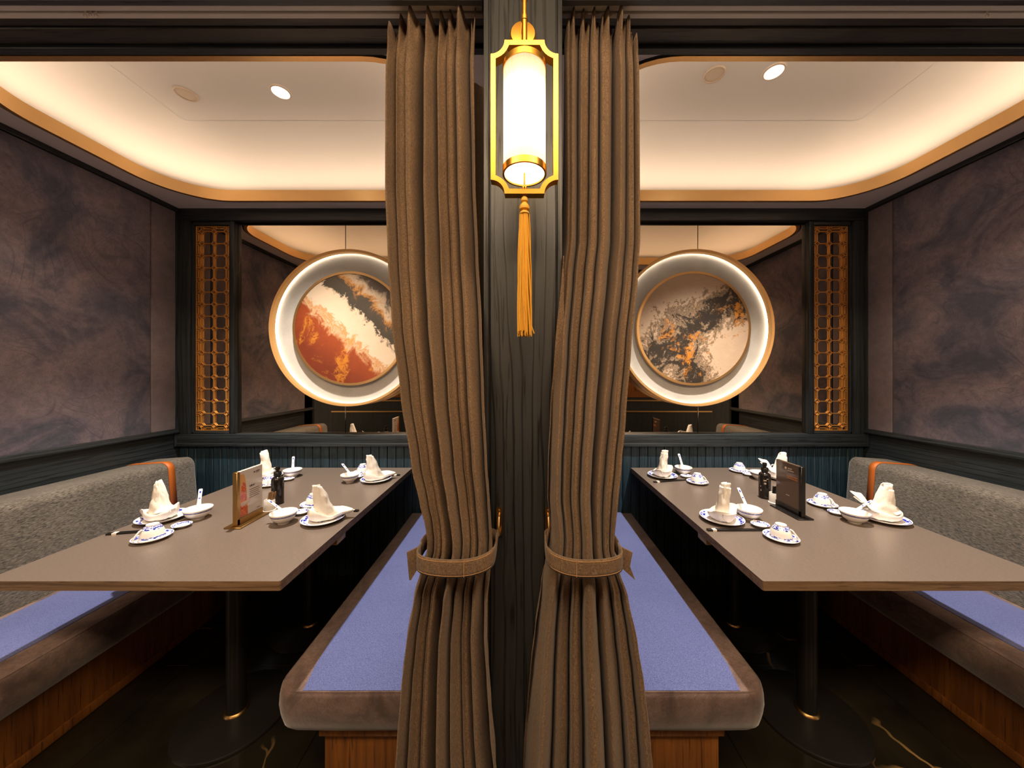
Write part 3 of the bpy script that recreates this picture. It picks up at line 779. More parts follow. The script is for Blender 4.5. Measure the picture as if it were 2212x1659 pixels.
def napkin_bm(kind):
    bm = new(); NTH, NS = 56, 18
    if kind == 'hat': h, r0, r1, turns, lean, a, b_, tail, ey = .165, .049, .009, 1.45, .010, .066, .050, .55, .75
    elif kind == 'crest': h, r0, r1, turns, lean, a, b_, tail, ey = .155, .048, .015, 1.35, -.014, .060, .046, .10, .75
    elif kind == 'wing': h, r0, r1, turns, lean, a, b_, tail, ey = .150, .046, .014, 1.35, -.030, .066, .044, .75, .70
    else: h, r0, r1, turns, lean, a, b_, tail, ey = .160, .026, .0155, 1.7, .018, .056, .044, .15, .9
    rows = []
    for j in range(NS + 1):
        q = j / NS; row = []
        for i in range(NTH + 1):
            t = i / NTH; th = 2 * PI * turns * t + 0.6
            top = h * (1 - .16 * t * t - 0.03 * math.sin(th))
            r = (r0 + (r1 - r0) * q ** (0.9 if kind != 'slim' else 0.7)) + .0045 * t * turns
            r *= 1 + 0.06 * math.sin(3 * th + 4 * q) * (1 - q) + 0.03 * math.sin(11 * q + 2 * th)
            wob = noise.noise(Vector((math.cos(th) * 2.4, math.sin(th) * 2.4, q * 5 + t * 3))) * (0.004 if kind == 'crest' else 0.006)
            row.append(((r + wob) * math.cos(th) + lean * q ** 1.6, (r + wob) * math.sin(th) * ey, .006 + q * top))
        rows.append(row)
    grid(bm, rows)
    # folded band around the foot, drawn out to a tail on one side
    NB = 56; rows = []
    spec = [(.80, .001), (.96, .006), (1.0, .018), (.99, .030), (.93, .033), (.84, .028), (.62, .016), (.40, .010)]
    if kind == 'slim': spec = [(.62, .001), (.82, .008), (.98, .022), (1.08, .036), (1.05, .040), (.95, .034), (.70, .018), (.35, .010)]
    for sc, z in spec:
        row = []
        for i in range(NB):
            ph = 2 * PI * i / NB
            k = 1 + tail * math.exp(-(((ph + PI) % (2 * PI) - PI) / .38) ** 2) + .07 * math.sin(5 * ph + 1) * sc
            zz = z * (1 + .30 * math.cos(ph + PI) * (1 if kind != 'slim' else -0.5)) + (.012 * math.sin(2 * ph) * sc if z > .02 else 0)
            if tail > .3: zz *= 1 - .35 * math.exp(-(((ph + PI) % (2 * PI) - PI) / .4) ** 2) * (sc > .7)
            zz += noise.noise(Vector((math.cos(ph) * 3, math.sin(ph) * 3, z * 60 + sc))) * .003 + .002
            row.append((a * sc * k * math.cos(ph), b_ * sc * math.sin(ph) * (1 + .1 * math.cos(ph * 3)), max(zz, .001)))
        rows.append(row)
    grid(bm, rows, closed_u=True)
    if kind != 'slim':                                         # second folded leaf lying over the band
        rows = []
        for j in range(8):
            q = j / 7.0; row = []
            for i in range(13):
                u = i / 12.0; ang = 2.0 + 2.3 * u
                rr = (a * 0.98) * (1 - q * 0.35); row.append((rr * math.cos(ang), b_ * .98 * (1 - q * .3) * math.sin(ang), .034 + .016 * math.sin(PI * u) * q + .010 * q))
            rows.append(row)
        grid(bm, rows)
    else:                                                      # turned down leaf at the front of the cup-shaped foot
        rows = []
        for j in range(8):
            q = j / 7.0; row = []
            for i in range(11):
                u = i / 10.0; ang = -2.2 + 1.1 * u
                row.append(((a * (1.10 - .22 * q) + .004) * math.cos(ang), (b_ * (1.10 - .22 * q) + .004) * math.sin(ang), .040 - .036 * q * math.sin(PI * (0.15 + .7 * u))))
            rows.append(row)
        grid(bm, rows)
    if kind == 'crest':                                        # one broad pointed leaf rising to the side
        for off_, tip, rise in ((0.0, .092, .088), (.006, .082, .066)):
            rows = []
            for j in range(12):
                q = j / 11.0; row = []
                wd = .036 * (1 - q) ** .75 * (1 + .5 * math.sin(PI * min(1, q * 1.4)))
                for i in range(9):
                    u = -1 + i / 4.0
                    row.append((.022 + tip * q, wd * u * .8 + off_, .022 + rise * q ** 1.1 + .008 * abs(u) ** 1.5 * (1 - q) + .010 * math.sin(PI * q) - .75 * wd * u * smooth(0, .5, q)))
                rows.append(row)
            grid(bm, rows)
    for v in bm.verts:                                         # ride over the plate's rising rim
        rr = math.hypot(v.co.x, v.co.y)
        if v.co.z < .06: v.co.z += .014 * smooth(.042, .082, rr) + .0015
    return bm
def smooth(a, b, x):
    k = min(1, max(0, (x - a) / (b - a))); return k * k * (3 - 2 * k)
def child(name, bm, mats, parent, sharp=35):
    return obj(name, bm, mats, parent, sharp=sharp, local=True)
P_ = {}
M['cobalt'] = plain('cobalt_glaze', lin(34, 56, 168), .1)
P_['plate'] = proto('plate', plate_bm(), ['porcelain', 'blue'])
def saucer_bm():
    bm = new()
    P = [(0, .0035), (.030, .0035), (.0405, .0037), (.0465, .0062), (.0565, .0118), (.0595, .0132), (.0585, .0115), (.045, .0040), (.036, .0018), (.034, 0), (.031, 0), (.030, .0015), (0, .0015)]
    lathe(bm, P, 48, [0, 0, 0, 1, 0, 0, 0, 0, 0, 0, 0, 0]); return bm
P_['saucer'] = proto('saucer', saucer_bm(), ['porcelain', 'blue'])
P_['bowl'] = proto('rice_bowl', bowl_bm(), ['porcelain', 'band'])
P_['cup'] = proto('teacup', cup_bm(), ['porcelain', 'blue']); child('handle', handle_bm(), 'porcelain', P_['cup'])
P_['dish'] = proto('sauce_dish', dish_bm(), ['porcelain', 'blue'])
P_['spoon'] = proto('soup_spoon', spoon_bm(), 'porcelain'); solid(P_['spoon'], 0.0022)
bm = new(); box(bm, .108, .119, -.003, .003, .0352, .0378); child('blue_mark', bm, 'cobalt', P_['spoon'])
bm = new(); box(bm, .082, .086, -.004, .004, .0262, .0276); child('blue_mark', bm, 'cobalt', P_['spoon'])
P_['stick'] = proto('chopstick', stick_bm(), ['black_gloss', 'rail_white'])
for k in ('hat', 'wing', 'slim', 'crest'):
    P_['napkin_' + k] = proto('napkin', napkin_bm(k), 'napkin', sharp=70); solid(P_['napkin_' + k], 0.0016)
used = set()
def put(key, loc, rot, label, cat, group):
    p = P_[key]
    if key in used: o = copy_tree(p, None, loc, rot)
    else:
        o = p; o.location = loc; o.rotation_euler = rot; used.add(key)
    o['label'] = label; o['category'] = cat; o['group'] = group
    return o
def place(tbl, pos, face, plate, bowl, dish, saucer, nap, nap_rot, spoon_az, spoon_pitch, stick, handle_az, plate_desc):
    """face = +1 when the guest sits on the outer bench of the left booth side (looks towards +x)."""
    where = '%s, %s' % (pos, tbl)
    z = TZ
    put('plate', (plate[0], plate[1], z), (0, 0, random.uniform(0, 6)), 'blue rimmed white plate under a napkin, ' + where, 'plate', 'dinner plates')
    put('napkin_' + nap, (plate[0] + plate_desc[0], plate[1] + plate_desc[1], z + .0048), (0, 0, nap_rot), {'hat': 'cream napkin folded to a tall cone, ', 'wing': 'cream napkin folded to a winged cone, ', 'crest': 'cream napkin cone with one raised wing, ', 'slim': 'cream napkin rolled to a slim upright tube, '}[nap] + where, 'napkin', 'folded napkins')
    put('bowl', (bowl[0], bowl[1], z), (0, 0, random.uniform(0, 6)), 'white rice bowl with blue band, ' + where, 'bowl', 'rice bowls')
    low = spoon_pitch < 28
    c = Vector((bowl[0], bowl[1], z + (.024 if low else .012))) - Vector((math.cos(spoon_az), math.sin(spoon_az), 0)) * (.040 if low else .018)
    put('spoon', c, (0, -math.radians(spoon_pitch), spoon_az), 'white soup spoon standing in the rice bowl, ' + where, 'spoon', 'soup spoons')
    put('dish', (dish[0], dish[1], z), (0, 0, 0 if face > 0 else PI), 'small blue patterned sauce dish, ' + where, 'dish', 'sauce dishes')
    put('saucer', (saucer[0], saucer[1], z), (0, 0, random.uniform(0, 6)), 'blue rimmed saucer under an upturned teacup, ' + where, 'saucer', 'tea saucers')
    put('cup', (saucer[0], saucer[1], z + .0040), (0, 0, handle_az), 'upturned blue and white teacup on its saucer, ' + where, 'cup', 'teacups')
    (x0, y0), (x1, y1) = stick; az = math.atan2(y1 - y0, x1 - x0)
    for k in range(2):
        nx, ny = -math.sin(az) * .0085 * k, math.cos(az) * .0085 * k
        put('stick', (x0 + nx, y0 + ny, z), (0, 0, az + .012 * k), ('nearer' if (math.cos(az) > 0) == (k == 0) else 'farther') + ' black chopstick of the pair, ' + where, 'chopstick', 'chopsticks')
TL, TR = 'brass menu table', 'black menu table'
FB, FC, BB, BC = 'front place by the backrest', 'front place on curtain side', 'back place by the backrest', 'back place on curtain side'
place(TL, FB, 1, (-1.605, 1.512), (-1.458, 1.522), (-1.445, 1.437), (-1.455, 1.332), 'hat', PI - .15, 2.2, 32, ((-1.675, 1.362), (-1.44, 1.408)), -2.0, (-.012, 0))
place(TL, FC, -1, (-.880, 1.500), (-1.041, 1.478), (-1.027, 1.571), (-1.028, 1.672), 'wing', .25, 3.10, 16, ((-.772, 1.602), (-1.01, 1.615)), 2.4, (0, .005))
place(TL, BB, 1, (-1.600, 2.115), (-1.449, 2.137), (-1.431, 2.068), (-1.472, 1.972), 'slim', PI - .3, 2.1, 32, ((-1.68, 1.985), (-1.445, 2.02)), -1.2, (.0, 0))
place(TL, BC, -1, (-.888, 2.060), (-1.035, 2.036), (-1.028, 2.120), (-1.042, 2.218), 'wing', .35, 2.7, 18, ((-.78, 2.168), (-1.01, 2.166)), 1.2, (-.01, .005))
place(TR, FC, -1, (.889, 1.502), (1.022, 1.520), (1.016, 1.440), (1.020, 1.330), 'slim', .2, 1.68, 34, ((.770, 1.398), (1.0, 1.398)), -.75, (0, -.005))
place(TR, FB, 1, (1.608, 1.505), (1.4606, 1.483), (1.462, 1.568), (1.485, 1.670), 'crest', 2.75, -.1, 16, ((1.68, 1.605), (1.447, 1.612)), -1.2, (0, .0))
place(TR, BC, -1, (.890, 2.137), (1.050, 2.195), (1.036, 2.125), (1.046, 2.012), 'slim', .2, 1.57, 34, ((.792, 2.020), (.985, 2.060)), -.7, (0, .0))
place(TR, BB, 1, (1.605, 2.100), (1.468, 2.085), (1.455, 2.165), (1.448, 2.248), 'crest', 2.7, -.5, 18, ((1.68, 2.195), (1.50, 2.200)), 1.5, (0, .0))

# ------------------------------------------------------------------ menu stands, bottles, toothpick pots
def menu_stand(s, xc, y0, y1, mat, lab):
    t_ = thing('menu_stand', lab, 'menu stand', (xc, (y0 + y1) / 2, TZ))
    sd = 1 if s < 0 else -1                                      # printed face looks towards the middle of the picture
    bm = new(); box(bm, xc - .036, xc + .036, y0 - .016, y1 + .004, TZ, TZ + .006, bev=.0015, seg=1); obj('foot', bm, mat, t_)
    bm = new(); box(bm, xc - .010, xc + .010, y0, y1, TZ + .006, TZ + .032, bev=.001, seg=1); obj('bottom_bar', bm, mat, t_)
    bm = new(); box(bm, xc - .010, xc + .010, y0 - .002, y0 + .014, TZ + .006, TZ + .232, bev=.0015, seg=1); obj('upright', bm, mat, t_)
    bm = new(); box(bm, xc - .0065, xc + .0065, y0 + .014, y1, TZ + .032, TZ + .2315, bev=.0008, seg=1); obj('acrylic_block', bm, 'clear_dark' if s > 0 else 'clear_white', t_)
    xp = xc + sd * .0071
    def patch(name, ya, yb, za, zb, m, th=.0003, mul=1):
        bm = new(); box(bm, xp, xp + sd * th * mul, y0 + .014 + ya, y0 + .014 + yb, TZ + .032 + za, TZ + .032 + zb); return obj(name, bm, m, t_)
    return t_, patch, (y1 - y0 - .014), sd, xp
M['clear_white'] = plain('menu_card_white', lin(216, 204, 196), 0.08)
M['clear_dark'] = plain('menu_card_taupe', lin(98, 80, 70), 0.08)
M['print_dark'] = plain('print_ink', lin(70, 56, 52), 0.3)
M['print_light'] = plain('print_light', lin(214, 190, 172), 0.3)
M['print_gold'] = plain('print_gold', lin(196, 120, 54), 0.3)
t = NT('print_food')
n = t.noise(t.pos(kind='Object'), 55, 6, 0.65, 1.2)
t.color(t.ramp(n, [(0.3, lin(236, 170, 120)), (0.45, lin(226, 112, 64)), (0.55, lin(190, 62, 34)), (0.68, lin(244, 206, 176))])); t.set(Roughness=0.12)
M['print_food'] = t.m
M['print_peach'] = plain('print_peach', lin(226, 168, 110), 0.12)

def text_row(t_, xp, sd, ya, yb, z, hgt, m, name, cw=.004, gap=.0012, th=.0005):
    bm = new(); y = ya; rnd = random.Random(int(abs(z) * 9999))
    while y < yb - 1e-4:
        w_ = min(cw * rnd.uniform(.7, 1.2), yb - y)
        box(bm, xp, xp + sd * th, y, y + w_ * .8, z, z + hgt * rnd.uniform(.8, 1.0)); y += w_ + gap
    o = obj(name, bm, m, t_); o['kind'] = 'stuff'
    return o
st, patch, W_, sd, xp = menu_stand(-1, -1.213, 1.430, 1.572, 'bronze', 'white menu card in a brass T-shaped stand with food photo')
bm = new(); prism(bm, [(.002, .002), (.044, .002), (.043, .06), (.036, .12), (.030, .165), (.022, .184), (.002, .186)], lambda p: (xp, 1.444 + p[0], TZ + .032 + p[1]), lambda p: (xp + sd * .0003, 1.444 + p[0], TZ + .032 + p[1])); obj('photo', bm, 'print_peach', st)
bm = new(); prism(bm, [(.003, .003), (.043, .003), (.040, .06), (.034, .11), (.030, .142), (.018, .150), (.010, .135), (.004, .100)], lambda p: (xp, 1.444 + p[0], TZ + .032 + p[1]), lambda p: (xp + sd * .0006, 1.444 + p[0], TZ + .032 + p[1])); obj('food', bm, 'print_food', st)
bm = new()
prism(bm, [(.012, .045), (.055, .052), (.062, .070), (.004, .062)], lambda p: (xp, 1.444 + p[0], TZ + .032 + p[1]), lambda p: (xp + sd * .0008, 1.444 + p[0], TZ + .032 + p[1]))
obj('plate_picture', bm, 'print_light', st)
y_ = 1.444
text_row(st, xp, sd, y_ + .054, y_ + .082, TZ + .032 + .118, .008, 'print_dark', 'title', .0075, .002)
for k in range(5): text_row(st, xp, sd, y_ + .054, y_ + .108 + .004 * (k % 2), TZ + .032 + .104 - .0085 * k, .0022, 'print_dark', 'text_line', .003, .0006)
text_row(st, xp, sd, y_ + .088, y_ + .112, TZ + .032 + .177, .0042, 'print_dark', 'logo_text', .0036, .001)
text_row(st, xp, sd, y_ + .088, y_ + .108, TZ + .032 + .172, .0026, 'print_dark', 'logo_text', .0026, .0007)
bm = new(); lathe(bm, [(0, 0), (.004, 0), (.004, .0006), (0, .0006)], 16, mat=Matrix.Translation((xp, y_ + .080, TZ + .032 + .177)) @ Matrix.Rotation(PI / 2, 4, 'Y')); obj('logo', bm, 'print_dark', st)
text_row(st, xp, sd, y_ + .096, y_ + .114, TZ + .032 + .010, .003, 'print_dark', 'footer_text', .003, .0008)

st, patch, W_, sd, xp = menu_stand(1, 1.262, 1.515, 1.668, 'black_gloss', 'taupe notice card in a glossy black T-shaped stand')
y_ = 1.529
text_row(st, xp, sd, y_ + .042, y_ + .064, TZ + .032 + .172, .0052, 'print_light', 'logo_text', .0045, .001)
text_row(st, xp, sd, y_ + .030, y_ + .064, TZ + .032 + .163, .0036, 'print_light', 'logo_text', .003, .0008)
bm = new(); lathe(bm, [(0, 0), (.006, 0), (.006, .0006), (0, .0006)], 20, mat=Matrix.Translation((xp, y_ + .078, TZ + .032 + .172)) @ Matrix.Rotation(-PI / 2, 4, 'Y')); obj('logo', bm, 'print_light', st)
text_row(st, xp, sd, y_ + .010, y_ + .072, TZ + .032 + .138, .0056, 'print_gold', 'headline', .0055, .0012)
text_row(st, xp, sd, y_ + .010, y_ + .072, TZ + .032 + .128, .0056, 'print_gold', 'headline', .0055, .0012)
text_row(st, xp, sd, y_ + .056, y_ + .076, TZ + .032 + .046, .003, 'print_light', 'footer_text', .0028, .0008)

def bottle(x, y, lab):
    t_ = thing('pump_bottle', lab, 'bottle', (x, y, TZ)); C = Matrix.Translation((x, y, TZ))
    bm = new(); lathe(bm, [(0, .0005), (.025, .0005), (.027, .003), (.027, .118), (.0255, .126), (.019, .133), (.013, .136), (.013, .140), (0, .140)], 40, mat=C); obj('body', bm, 'bottle', t_)
    bm = new(); lathe(bm, [(.0, .139), (.0165, .139), (.0165, .157), (.015, .159), (0, .159)], 32, mat=C); obj('collar', bm, 'black_gloss', t_)
    bm = new(); lathe(bm, [(0, .158), (.007, .158), (.007, .168), (.0105, .169), (.0105, .180), (.009, .184), (0, .1845)], 24, mat=C)
    tube(bm, [(x - .006, y - .004, TZ + .176), (x - .014, y - .010, TZ + .175)], .003, 8); obj('pump_head', bm, 'black_gloss', t_)
    return t_
b1 = bottle(-1.228, 1.700, 'black pump bottle behind the white menu card')
b2 = bottle(1.276, 1.775, 'black pump bottle with pale lettering behind the taupe notice card')
for k, (z0, a0, w_, hh) in enumerate(((.095, 3.9, .5, .006), (.078, 4.0, .35, .009), (.062, 3.3, .22, .005), (.040, 3.4, .16, .010), (.104, 4.4, .3, .004))):
    bm = new(); rows = []
    for j in range(2): rows.append([(1.276 + .0273 * math.cos(a0 + w_ * i / 6), 1.775 + .0273 * math.sin(a0 + w_ * i / 6), TZ + z0 + hh * j * (1 if i % 2 else .6)) for i in range(7)])
    grid(bm, rows); o = obj('lettering', bm, 'print_light', b2)
def pot(x, y, lab, dark):
    t_ = thing('toothpick_pot', lab, 'pot', (x, y, TZ)); C = Matrix.Translation((x, y, TZ))
    bm = new(); lathe(bm, [(0, .0006), (.026, .0006), (.027, .003), (.0235, .006), (.0225, .050), (.0215, .052), (.0205, .050), (.0205, .008), (0, .008)], 36, mat=C); obj('cup', bm, 'porcelain', t_)
    for k in range(9):
        a = k * 2.4; r = .004 + .0012 * k; bx, by = x + r * math.cos(a), y + r * math.sin(a)
        bm = new(); h_ = random.uniform(.078, .088); lx, ly = .008 + random.uniform(-.003, .003), .004
        prism(bm, [(-.0028, -.0011), (.0028, -.0011), (.0028, .0011), (-.0028, .0011)], lambda p: (bx + p[0], by + p[1], TZ + .0105), lambda p: (bx + p[0] + lx, by + p[1] + ly, TZ + h_))
        obj('toothpick_sachet', bm, 'black_gloss' if dark else 'sachet', t_)
M['sachet'] = plain('printed_sachet', lin(150, 118, 84), 0.3)
pot(-1.203, 1.612, 'white toothpick pot beside the white menu card', False)
pot(1.276, 1.706, 'white toothpick pot behind the taupe notice card', True)

# ------------------------------------------------------------------ curtains
CURT_L = [(20, 846, 1034), (60, 838, 1030), (130, 833, 1026), (400, 833, 1030), (560, 839, 1036), (700, 848, 1043), (850, 867, 1048), (1000, 891, 1055), (1080, 909, 1061), (1125, 920, 1064), (1155, 924, 1066), (1180, 924, 1065),
          (1224, 911, 1061), (1274, 896, 1056), (1373, 879, 1056), (1458, 869, 1063), (1560, 861, 1071), (1659, 854, 1082), (1900, 845, 1092)]
CURT_R = [(20, 1222, 1368), (60, 1220, 1374), (130, 1220, 1376), (400, 1220, 1376), (520, 1218, 1376), (600, 1209, 1371), (750, 1198, 1356), (900, 1190, 1344), (1000, 1185, 1335), (1080, 1184, 1328), (1125, 1190, 1324), (1155, 1193, 1322), (1180, 1191, 1322),
          (1224, 1181, 1333), (1274, 1171, 1350), (1373, 1156, 1369), (1458, 1147, 1382), (1560, 1140, 1393), (1659, 1132, 1401), (1900, 1120, 1412)]
def interp(tab, y):
    if y <= tab[0][0]: return tab[0][1:]
    for a, b in zip(tab, tab[1:]):
        if y <= b[0]:
            k = (y - a[0]) / (b[0] - a[0]); k = k * k * (3 - 2 * k) * .5 + k * .5
            return tuple(a[i] + (b[i] - a[i]) * k for i in range(1, len(a)))
    return tab[-1][1:]
M['stitch'] = plain('stitch_thread', lin(170, 128, 84), .8)
def smooth(a, b, x):
    k = min(1, max(0, (x - a) / (b - a))); return k * k * (3 - 2 * k)
def curtain_y(z): return 0.932 - 0.135 * smooth(1.95, 1.05, z)
TIE_Z = 0.972
def curtain(s):
    tab = CURT_L if s < 0 else CURT_R
    seed = 3.1 if s < 0 else 8.7
    nf = 7.5 if s < 0 else 6.5
    NU, NV = 300, 150
    # fold phase: uneven spacing across the cloth
    ph = []; acc = 0.0
    for i in range(NU + 1):
        u = i / NU; ph.append(acc); acc += 1.0 + .55 * math.sin(2 * PI * (1.7 * u + seed)) + .35 * math.sin(2 * PI * (4.3 * u + seed * 2))
    ph = [p / acc for p in ph]
    z_top = 2.374
    rows = []
    for j in range(NV + 1):
        z = z_top + (0.012 - z_top) * (j / NV)
        yc = curtain_y(z)
        ypx = CY + (H - z) * F / yc
        xl, xr = interp(tab, ypx)
        X0, X1 = PX(xl, yc), PX(xr, yc)
        tie = math.exp(-((z - TIE_Z) / .10) ** 2)
        headk = smooth(2.28, 2.385, z)
        low = smooth(.9, .2, z)
        amp = .030 + .010 * low - .012 * tie
        inset = .010
        row = []
        for i in range(NU + 1):
            u = i / NU
            p = 2 * PI * (nf * ph[i] + .10 * math.sin(2.2 * z + seed + 5 * u) * (1 - tie))
            lob = abs(math.sin(p / 2 * (1 if True else 1))) ** .75
            f = (1 - 2 * lob) * (.78 + .30 * math.sin(1.7 * math.floor(p / (2 * PI)) + seed)) + .12 * math.sin(2.3 * p + seed)
            deep = math.exp(-(math.sin(p / 2) / .20) ** 2)
            f2 = 1.15 * deep + .30 * math.sin(2 * PI * (2.1 * u + .25 * z) + seed)
            d = amp * (f + f2)
            # pinch pleats below the heading
            pin = math.exp(-((z - 2.275) / .035) ** 2)
            d *= (1 - .35 * pin)
            d += headk * .014 * math.sin(p * 3)
            bul = -(1 - (2 * u - 1) ** 2) * (.030 * tie + .018 * low)
            dx = .55 * (X1 - X0) / nf * .30 * math.cos(p) * (1 - .3 * tie)
            x = X0 + inset + (X1 - X0 - 2 * inset) * ph[i] * 1.0 + dx * min(1, 6 * u, 6 * (1 - u))
            x = X0 + (X1 - X0) * (.5 * u + .5 * ph[i]) + dx * min(1, 8 * u, 8 * (1 - u))
            zz = z
            if j == 0: zz = z - .028 * (.5 + .5 * math.sin(p + 1.2)) - (.05 * smooth(.86, 1, u) if s > 0 else .05 * smooth(.10, 0, u))
            elif j < 8: zz = z - (.028 * (.5 + .5 * math.sin(p + 1.2)) + (.05 * smooth(.86, 1, u) if s > 0 else .05 * smooth(.10, 0, u))) * (1 - j / 8.0)
            yy = yc + d + bul
            # keep clear of the column face and the beam
            if -.10 < x < .106 and yy > .848: yy = .848 if z < 2.0 else yy
            row.append((x, yy, zz))
        rows.append(row)
    bm = new(); grid(bm, rows)
    o = obj('curtain', bm, 'curtain', sharp=80); solid(o, .0018)
    if s < 0:                                                  # edge of the cloth turned back behind the column side
        rows = []
        for j in range(30):
            z = 2.25 - 1.0 * j / 29; row = []
            for i in range(17):
                u = i / 16.0
                row.append((-.165 + .060 * u, 1.0 + .016 * math.sin(9 * u + 1.2 * z), z - (.02 * math.sin(7 * u + 1) * (1 - j / 29.0) if j < 10 else 0)))
            rows.append(row)
        bm = new(); grid(bm, rows); ch = obj('turned_edge', bm, 'curtain', o, sharp=80); solid(ch, .0018)
    tag(o, 'grey brown woven curtain tied back %s the column, %s painting booth' % ('left of' if s < 0 else 'right of', 'rust' if s < 0 else 'ink'), 'curtain', 'tied booth curtains')
    # tie band
    zc = TIE_Z; yc = curtain_y(zc)
    xl, xr = interp(tab, CY + (H - zc) * F / yc); X0, X1 = PX(xl, yc), PX(xr, yc)
    cx = (X0 + X1) / 2; a = (X1 - X0) / 2 + .009
    hx = -.057 if s < 0 else .067
    tb = thing('tieback', 'stitched cloth band tying back the curtain of the %s painting booth' % ('rust' if s < 0 else 'ink'), 'tieback', (cx, yc, zc), 'curtain tiebacks')
    far = X0 if s < 0 else X1                                   # side away from the column
    n = 34; path = []
    for k in range(n + 1):
        th = PI * k / n                                          # front half, from the far side to the column side
        x = cx + (-s if False else 1) * (1 if s > 0 else -1) * a * math.cos(th)
        y = yc - .068 * math.sin(th) ** .4
        sag = -.004 * math.sin(th) + .010 * smooth(.55, 1.0, th / PI)
        path.append((x, y, zc + .012 + sag))
    path += [(cx + (path[-1][0] - cx) * .99 + (hx - path[-1][0]) * k, path[-1][1] + (.835 - path[-1][1]) * k, path[-1][2] + .024 * k) for k in (.5, 1.0)]
    bm = new(); hh = .019
    rows = [[(p[0], p[1], p[2] + hh * q * (1 if i < len(path) - 5 else 1 - .12 * (i - len(path) + 6))) for i, p in enumerate(path)] for q in (-1, -.5, 0, .5, 1)]
    grid(bm, rows); bd = obj('band', bm, 'curtain', tb, sharp=70); solid(bd, .004)
    k0 = int(n * .60); p = path[k0]                             # sewn end of the band
    bm = new(); tube(bm, [(p[0], p[1] - .0026, p[2] + hh * q) for q in (-.95, 0, .95)], .0008, 5); obj('stitching', bm, 'stitch', bd)
    back = []
    for k in range(n + 1):
        th = PI * k / n; back.append((cx + (1 if s > 0 else -1) * a * math.cos(th), yc + .058 * math.sin(th) ** .4, zc + .016 + .01 * k / n))
    bm = new(); grid(bm, [[(p[0], p[1], p[2] + hh * q) for p in back] for q in (-1, 1)]); o2 = obj('band', bm, 'curtain', tb); solid(o2, .003)
    for q in (-.80, .80):
        bm = new(); tube(bm, [(p[0], p[1] - .0024, p[2] + hh * q) for p in path[3:n - 2]], .0006, 5); obj('stitching', bm, 'stitch', bd)
    # pointed tail sticking out on the far side
    sx = -1 if s < 0 else 1
    bm = new()
    tl = [(far + sx * .0105, .026), (far + sx * .040, .012), (far + sx * .034, -.052 if s < 0 else -.020), (far + sx * (.030 if s < 0 else .046), -.052), (far + sx * .0105, -.020)]
    prism(bm, tl, lambda p: (p[0], yc - .010, zc + p[1]), lambda p: (p[0], yc - .005, zc + p[1]))
    obj('tail', bm, 'curtain', tb)
    # brass hook on the column
    hk = thing('tieback_hook', 'small brass tieback hook on the column, %s curtain side' % ('rust booth' if s < 0 else 'ink booth'), 'hook', (hx, .857, zc), 'tieback hooks')
    z0, z1 = PZ(1157, .857), PZ(1094, .857)
    rr = .0075
    outl = [(hx + rr * math.cos(math.radians(t0)), (z1 - rr if t0 <= 180 else z0 + rr) + rr * math.sin(math.radians(t0))) for t0 in range(0, 361, 20)]
    bm = new(); prism(bm, outl, lambda p: (p[0], .8565, p[1]), lambda p: (p[0], .853, p[1])); obj('plate', bm, 'bronze', hk)
    bm = new(); tube(bm, [(hx, .853, z1 - .016), (hx, .838, z1 - .020), (hx, .828, z1 - .036), (hx, .827, z0 + .026), (hx, .834, z0 + .012), (hx, .853, z0 + .010)], .0032, 8); obj('hook_bar', bm, 'brass', hk)
    for zz in (z1 - .008, z0 + .006):
        bm = new(); lathe(bm, [(0, .0022), (.0018, .002), (.0026, .0008), (.0026, 0), (0, 0)], 12, mat=Matrix.Translation((hx, .853, zz)) @ Matrix.Rotation(PI / 2, 4, 'X')); obj('screw', bm, 'brass', hk)
for s in (-1, 1): curtain(s)

# curtain rails in the recess
for s in (-1, 1):
    r = thing('curtain_rail', 'pale double curtain rail under the beam of the %s painting booth' % ('rust' if s < 0 else 'ink'), 'curtain rail', (s * 1.245, .93, 2.40), 'curtain rails')
    for y0, y1 in ((.896, .9105), (.9155, .930)):
        bm = new(); box(bm, s * .105, s * 2.385, y0, y1, 2.377, 2.4015, bev=.0015, seg=1); obj('channel', bm, 'rail_white', r)
    bm = new(); box(bm, s * .105, s * 2.385, .9105, .9155, 2.384, 2.4015); obj('slot', bm, 'shadow', r)
    xs = [PX(x, .925) for x in ((196, 207, 219) if s < 0 else (1316, 1337, 2120))]
    for x in xs:
        bm = new()
        tube(bm, [(x, .913, 2.386), (x, .913, 2.372)], .0022, 8)
        pts = [(x + .0045 * math.cos(a),   .913, 2.3675 + .0045 * math.sin(a)) for a in [2 * PI * k / 12 for k in range(12)]]
        tube(bm, pts, .0014, 6, closed=True); obj('runner', bm, 'rail_white', r)

# ------------------------------------------------------------------ wall lantern
LX, LY = 0.006, 0.740
sc = thing('wall_lantern', 'glowing brass framed cylinder lantern with yellow tassel on the column', 'lamp', (LX, .857, 2.253))
bm = new(); lathe(bm, [(0, .0), (.033, .0), (.033, .008), (.030, .012), (.012, .013), (0, .013)], 40, mat=Matrix.Translation((.003, .857, 2.253)) @ Matrix.Rotation(PI / 2, 4, 'X')); obj('back_plate', bm, 'gold', sc)
bm = new(); tube(bm, [(.003, .846, 2.253), (.0035, .83, 2.254), (.0045, .78, 2.240), (LX, LY, 2.2245)], .0055, 12); obj('arm', bm, 'gold', sc)
bm = new(); lathe(bm, [(0, -.010), (.006, -.008), (.009, 0), (.006, .008), (0, .010)], 20, mat=Matrix.Translation((LX, LY, 2.2245))); obj('joint', bm, 'gold', sc)
bm = new(); lathe(bm, [(0, 2.118), (.0060, 2.118), (.0060, 2.172), (.0072, 2.173), (.0072, 2.182), (.0050, 2.184), (.0050, 2.222), (0, 2.222)], 16, mat=Matrix.Translation((LX, LY, 0))); obj('rod', bm, 'gold', sc)
